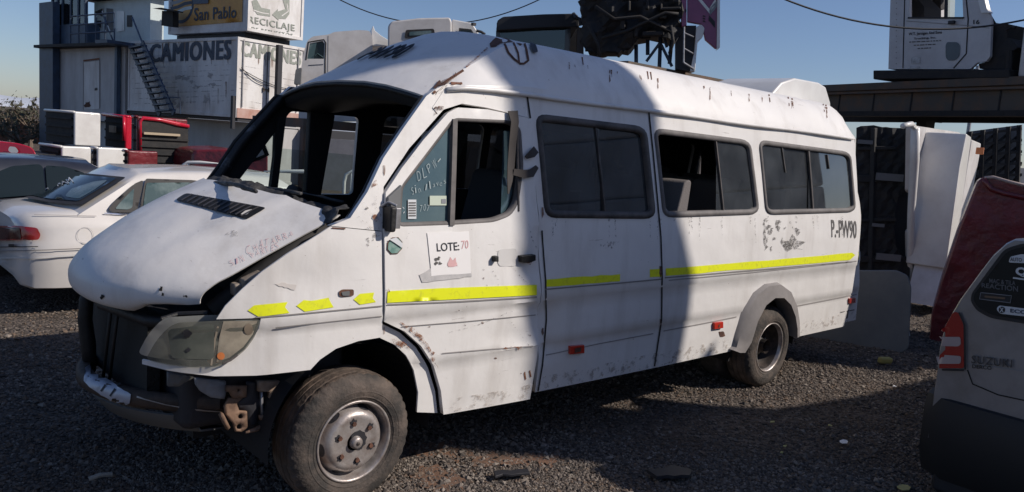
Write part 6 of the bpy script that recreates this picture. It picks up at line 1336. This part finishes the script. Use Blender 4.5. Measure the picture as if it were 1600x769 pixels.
t, q, s1, e1, Bz, z1 = bed(163, 196, 200, 180, 234, 18.6, 'redp', 'small red bed with dark inside, between the white upright bed and the wide red bed', 'under', 'redp')
G().obox(q(.5, -.06, z1-.35), EL*.12, EE*.03, (0, 0, .08)).build('tan_block', M['tan'], t)
t, q, s1, e1, Bz, z1 = bed(212, 214, 292, 181, 262, 17.0, 'dkred', 'wide dark red bed with bright red torn rim, right end of the pile', 'under', None)
# its open inside faces the end direction
g = G(); g.quadbox([q(-.05, .03, Bz), q(-.03, .03, Bz), q(-.03, e1, Bz), q(-.05, e1, Bz), q(-.05, .03, z1-.08), q(-.03, .03, z1-.08), q(-.03, e1, z1-.12), q(-.05, e1, z1-.12)]); g.build('inner_wall', M['under'], t)
g = G(); g.tube([q(-.06, .06, z1-.75), q(-.06, .04, z1-.12), q(-.06, .1, z1-.04), q(-.06, .5, z1-.06), q(-.06, .9, z1-.12), q(-.06, e1, z1-.15)], [.03, .04, .045, .04, .05, .04]); g.build('rolled_edge', M['redp'], t, smooth=True, dis=(.04, .15))
g = G(); g.bar(q(-.1, .1, z1-.36), q(-.1, e1*.8, z1-.36), .05, .05); g.build('tan_batten', M['tan'], t)
g = G()
for k in range(4): z = Bz+(z1-Bz)*(.12+.15*k); g.bar(q(-.08, .05, z), q(-.08, e1, z), .03, .03)
g.build('floor_rib', M['under'], t)
bed(62, 96, 142, 228, 275, 15.8, 'whitep', 'white bed with rounded corner and black latch, leftmost of the lower row')
bed(143, 152, 200, 230, 275, 15.4, 'whitep', 'white bed with a black corner latch, between the other white bed and the red one')
bed(198, 200, 246, 235, 275, 15.2, 'dkred', 'small red bed at the right end of the lower row, above the white sedan roof')
# red car wreck at the left edge
P = at(20, 236, 15); t = thing('car_wreck', P*(1, 1, 0), 'bright red car wreck with a white lamp at the left edge of the frame', 'car')
g = G(); v = [at(px, py, 15) for px, py in rnd([(-60, 262), (-60, 222), (-10, 220), (30, 224), (50, 230), (57, 240), (56, 262)], 8)]; g.prism(v, EL*1.4); WB_ = g.bvh(); g.build('body', M['redp'], t, bev=.12)
decal(WB_, rnd([(14, 236), (16, 229), (26, 230), (31, 237), (24, 242)], 3), 'headlamp', M['whitep'], t, .03)
g = G(); c = P*(1, 1, 0); g.ab(c+(-2, .2, .0), c+(.6, 1.6, P[2]-.3)); g.build('lower_body', M['under'], t)
# dark and maroon scrap behind the white tube rail
P = at(335, 248, 17); t = thing('van_shell', P*(1, 1, 0), 'dark maroon vehicle shell lying low in the shade under the CAMIONES container', 'vehicle shell')
g = G(); g.prism([at(px, py, 17) for px, py in ((300, 300), (300, 240), (308, 234), (370, 233), (420, 240), (420, 300))], EL*1.5+EE*.2); g.build('body', M['dkred'], t, bev=.06); 
# support under the piles
g = G(); c = at(150, 262, 16.6); g.obox((c[0], c[1]+.6, .5), EE*1.9, EL*.7, (0, 0, .5)); tag(g.build('scrap_base', M['under'], loc=(c[0], c[1]+.6, 0), dis=(.1, .3)), 'dark heap of crushed sheet metal under the piled beds', 'scrap heap')
# white tube rails
def rail(pts, D, label):
    P = [at(px, py, D) for px, py in pts]; P = [np.array((p[0], p[1], p[2])) for p in P]; t = thing('tube_rail', (P[0][0], P[0][1], 0), label, 'rail', 'white tube rails behind the minibus')
    z = min(P[0][2], P[-1][2]); g = G(); Q = [np.array((P[0][0], P[0][1], 0))]+P+[np.array((P[-1][0], P[-1][1], 0))]; g.tube(Q, .028, 8); m_ = P[len(P)//2]; g.tube([m_, (m_[0], m_[1], 0)], .022); g.build('hoop', M['whitep'], t, smooth=True)
rail([(284, 268), (287, 258), (294, 254), (313, 254), (345, 256)], 12, 'white tube rail beside the white sedan roof, left of the minibus')
rail([(415, 268), (452, 268), (474, 268), (488, 272), (495, 282), (497, 300)], 11, 'white tube rail seen through the missing windscreen and the far door')
rail([(538, 284), (541, 273), (550, 268), (600, 268)], 13, 'white tube rail seen through the rear part of the far cab window')
# things behind the cab windows
t, bv = cont(-.4, 6.5, 2.45, 5.0, 0, 1.9, 'box coloured black for the shaded inside of an open container, right of the lit container end, seen through the far door', 'ink', edge=False)  # solid box, its black stands in for the shade inside the container
g = G(); A_, B_ = at(500, 216, 25), at(900, 240, 25); A_ = A_-(B_-A_)*.0; g.quadbox([(A_[0], A_[1], 0), (B_[0], B_[1], 0), (B_[0]+.2, B_[1]+.2, 0), (A_[0]+.2, A_[1]+.2, 0), (A_[0], A_[1], A_[2]), (B_[0], B_[1], B_[2]), (B_[0]+.2, B_[1]+.2, B_[2]), (A_[0]+.2, A_[1]+.2, A_[2])]); tag(g.build('boundary_wall', M['wall'], loc=A_*(1, 1, 0)), 'plain grey boundary wall seen through the cab of the minibus', 'wall')
g = G(); A_, B_ = at(-260, 208, 45), at(120, 228, 42); g.quadbox([(A_[0], A_[1], 0), (B_[0], B_[1], 0), (B_[0]+.2, B_[1]+.2, 0), (A_[0]+.2, A_[1]+.2, 0), (A_[0], A_[1], 1.2), (B_[0], B_[1], 1.2), (B_[0]+.2, B_[1]+.2, 1.2), (A_[0]+.2, A_[1]+.2, 1.2)]); tag(g.build('boundary_wall', M['rustdk'], loc=A_*(1, 1, 0)), 'low brown boundary wall below the trees at the left edge', 'wall')
g = G(); A_, B_ = at(1240, 300, 40), at(1900, 330, 40); g.quadbox([(A_[0], A_[1], 0), (B_[0], B_[1], 0), (B_[0]+.2, B_[1]+.2, 0), (A_[0]+.2, A_[1]+.2, 0), (A_[0], A_[1], 2.6), (B_[0], B_[1], 2.6), (B_[0]+.2, B_[1]+.2, 2.6), (A_[0]+.2, A_[1]+.2, 2.6)]); tag(g.build('boundary_wall', M['wall'], loc=A_*(1, 1, 0)), 'grey boundary wall beyond the beds on the right', 'wall')

# ================================================================== TREES AT THE LEFT EDGE
def tree(px, py_top, D, label, wdt):
    T = at(px, py_top, D); H = T[2]; base = np.array((T[0], T[1], 0)); t = thing('tree', base, label, 'tree', 'trees at the left edge')
    g = G(); tips = []
    g.tube([base, base+(.05, 0, H*.3), base+(0, .05, H*.45)], [.12, .09, .07], 7)
    for k in range(11):
        a = 6.28*k/11+rng.random(); d = np.array((math.cos(a), math.sin(a), 0)); s = base+(0, 0, H*(.25+.2*rng.random())); e = s+d*wdt*(.5+.5*rng.random())+(0, 0, H*(.25+.35*rng.random())); m_ = (s+e)/2+(0, 0, .1)
        g.tube([s, m_, e], [.05, .03, .008], 5); tips += [m_+(e-m_)*u for u in (0, .3, .6, .9, 1.0)]
        for j in range(7): f_ = m_+(e-m_)*rng.random(); e2 = f_+rng.normal(0, .22, 3)+(0, 0, .25); g.tube([f_, e2], [.012, .004], 4); tips += [f_+(e2-f_)*u for u in (.5, 1)]
    g.build('trunk', M['bark'], t); lv = G()
    for c in tips:
        for k in range(2):
            p_ = c+rng.normal(0, .14, 3); a = rng.normal(0, .032, 3); b = rng.normal(0, .032, 3); lv.add([p_-a-b, p_+a-b, p_+a+b, p_-a+b], [(0, 1, 2, 3)])
    lv.build('crown', M['leaf'], t)
tree(14, 160, 38, 'thin grey green tree nearest the left edge of the frame', 1.5); tree(47, 165, 38, 'thin grey green tree close to the left end of the containers', 1.5); tree(-16, 172, 40, 'grey green bush cut by the left edge of the frame', 1.3); tree(30, 196, 33, 'low grey green bush between the two thin trees', 1.4)
# bare reddish earth showing through the gravel beside the front wheel
em = mat('reddish_earth', (.17, .09, .055), .95, col2=(.11, .075, .055), scale=6, bump=.5, bscale=30)
for k_, q in enumerate((((640, 700), (668, 690), (700, 688), (735, 694), (742, 708), (715, 716), (680, 712), (650, 716)), ((735, 715), (770, 706), (830, 712), (870, 712), (880, 722), (840, 726), (790, 724), (750, 730)), ((640, 740), (680, 732), (730, 745), (720, 762), (660, 764)))):
    v, f = cdt(jag(q, 9, 6), [], 12); g = G(); g.add([Z(*a, .006+.001*k_) for a in v], f); tag(g.build('earth', em, face=(0, 0, 1)), kind='structure')
# ================================================================== LITTER ON THE GRAVEL
P = Z(797, 741); g = G(); g.prism([Z(*q, .03) for q in jag([(770, 739), (822, 736), (826, 742), (774, 747)], 2, 12)], (0, 0, .015)); tag(g.build('metal_plate', M['ink'], loc=P, bev=.003), 'flat dark metal plate lying on the sunlit gravel in the foreground', 'scrap metal')
A_, B_ = Z(139, 749, .03), Z(175, 741, .035); tag(G().tube([A_, (A_+B_)/2+(0, 0, .01), B_], .012, 6).build('stick', M['wood'], loc=A_), 'pale dry stick on the sunlit patch below the bumper', 'stick')
P = Z(1383, 563, .05); g = G(); g.obox(P, (.055, -.035, 0), (.02, .03, 0), (0, 0, .03)); tag(g.build('plastic_scrap', M['lemon'], loc=P, bev=.02, dis=(.03, .08)), 'small yellow plastic lump in the shade beside the grey panel', 'plastic part')
P = Z(1040, 742, .03); g = G(); g.prism([Z(*q, .03) for q in jag([(1008, 738), (1050, 734), (1082, 738), (1078, 746), (1030, 747)], 3, 12)], (0, 0, .02)); tag(g.build('rubber_scrap', M['ink'], loc=P), 'black rubber scrap in the dark shade in the foreground', 'scrap rubber')
lab = ['pale crumpled leaf in the dark shade, right of the centre', 'yellow leaf below the lit gravel wedge', 'small pale leaf in the shade near the bottom right', 'long pale leaf at the bottom right of the shade', 'small yellow leaf right of the pale ones', 'tiny pale chip on the lit gravel wedge', 'pale crumpled paper scrap left of the hatchback']
for (px, py), r_, l_ in zip(((1207, 661), (1226, 699), (1221, 709), (1412, 764), (1297, 666), (1398, 605), (1318, 691)), (.02, .015, .012, .045, .02, .02, .035), lab):
    P = Z(px, py, .03); g = G(); n = 7; g.prism([P+(r_*(1+.4*rng.random())*math.cos(6.28*k/n), r_*.6*(1+.4*rng.random())*math.sin(6.28*k/n), .01*rng.random()) for k in range(n)], (0, 0, .004)); tag(g.build('dry_leaf' if 'leaf' in l_ else 'paper_scrap', M['dryleaf'] if 'leaf' in l_ else M['paper'], loc=P), l_, 'litter')
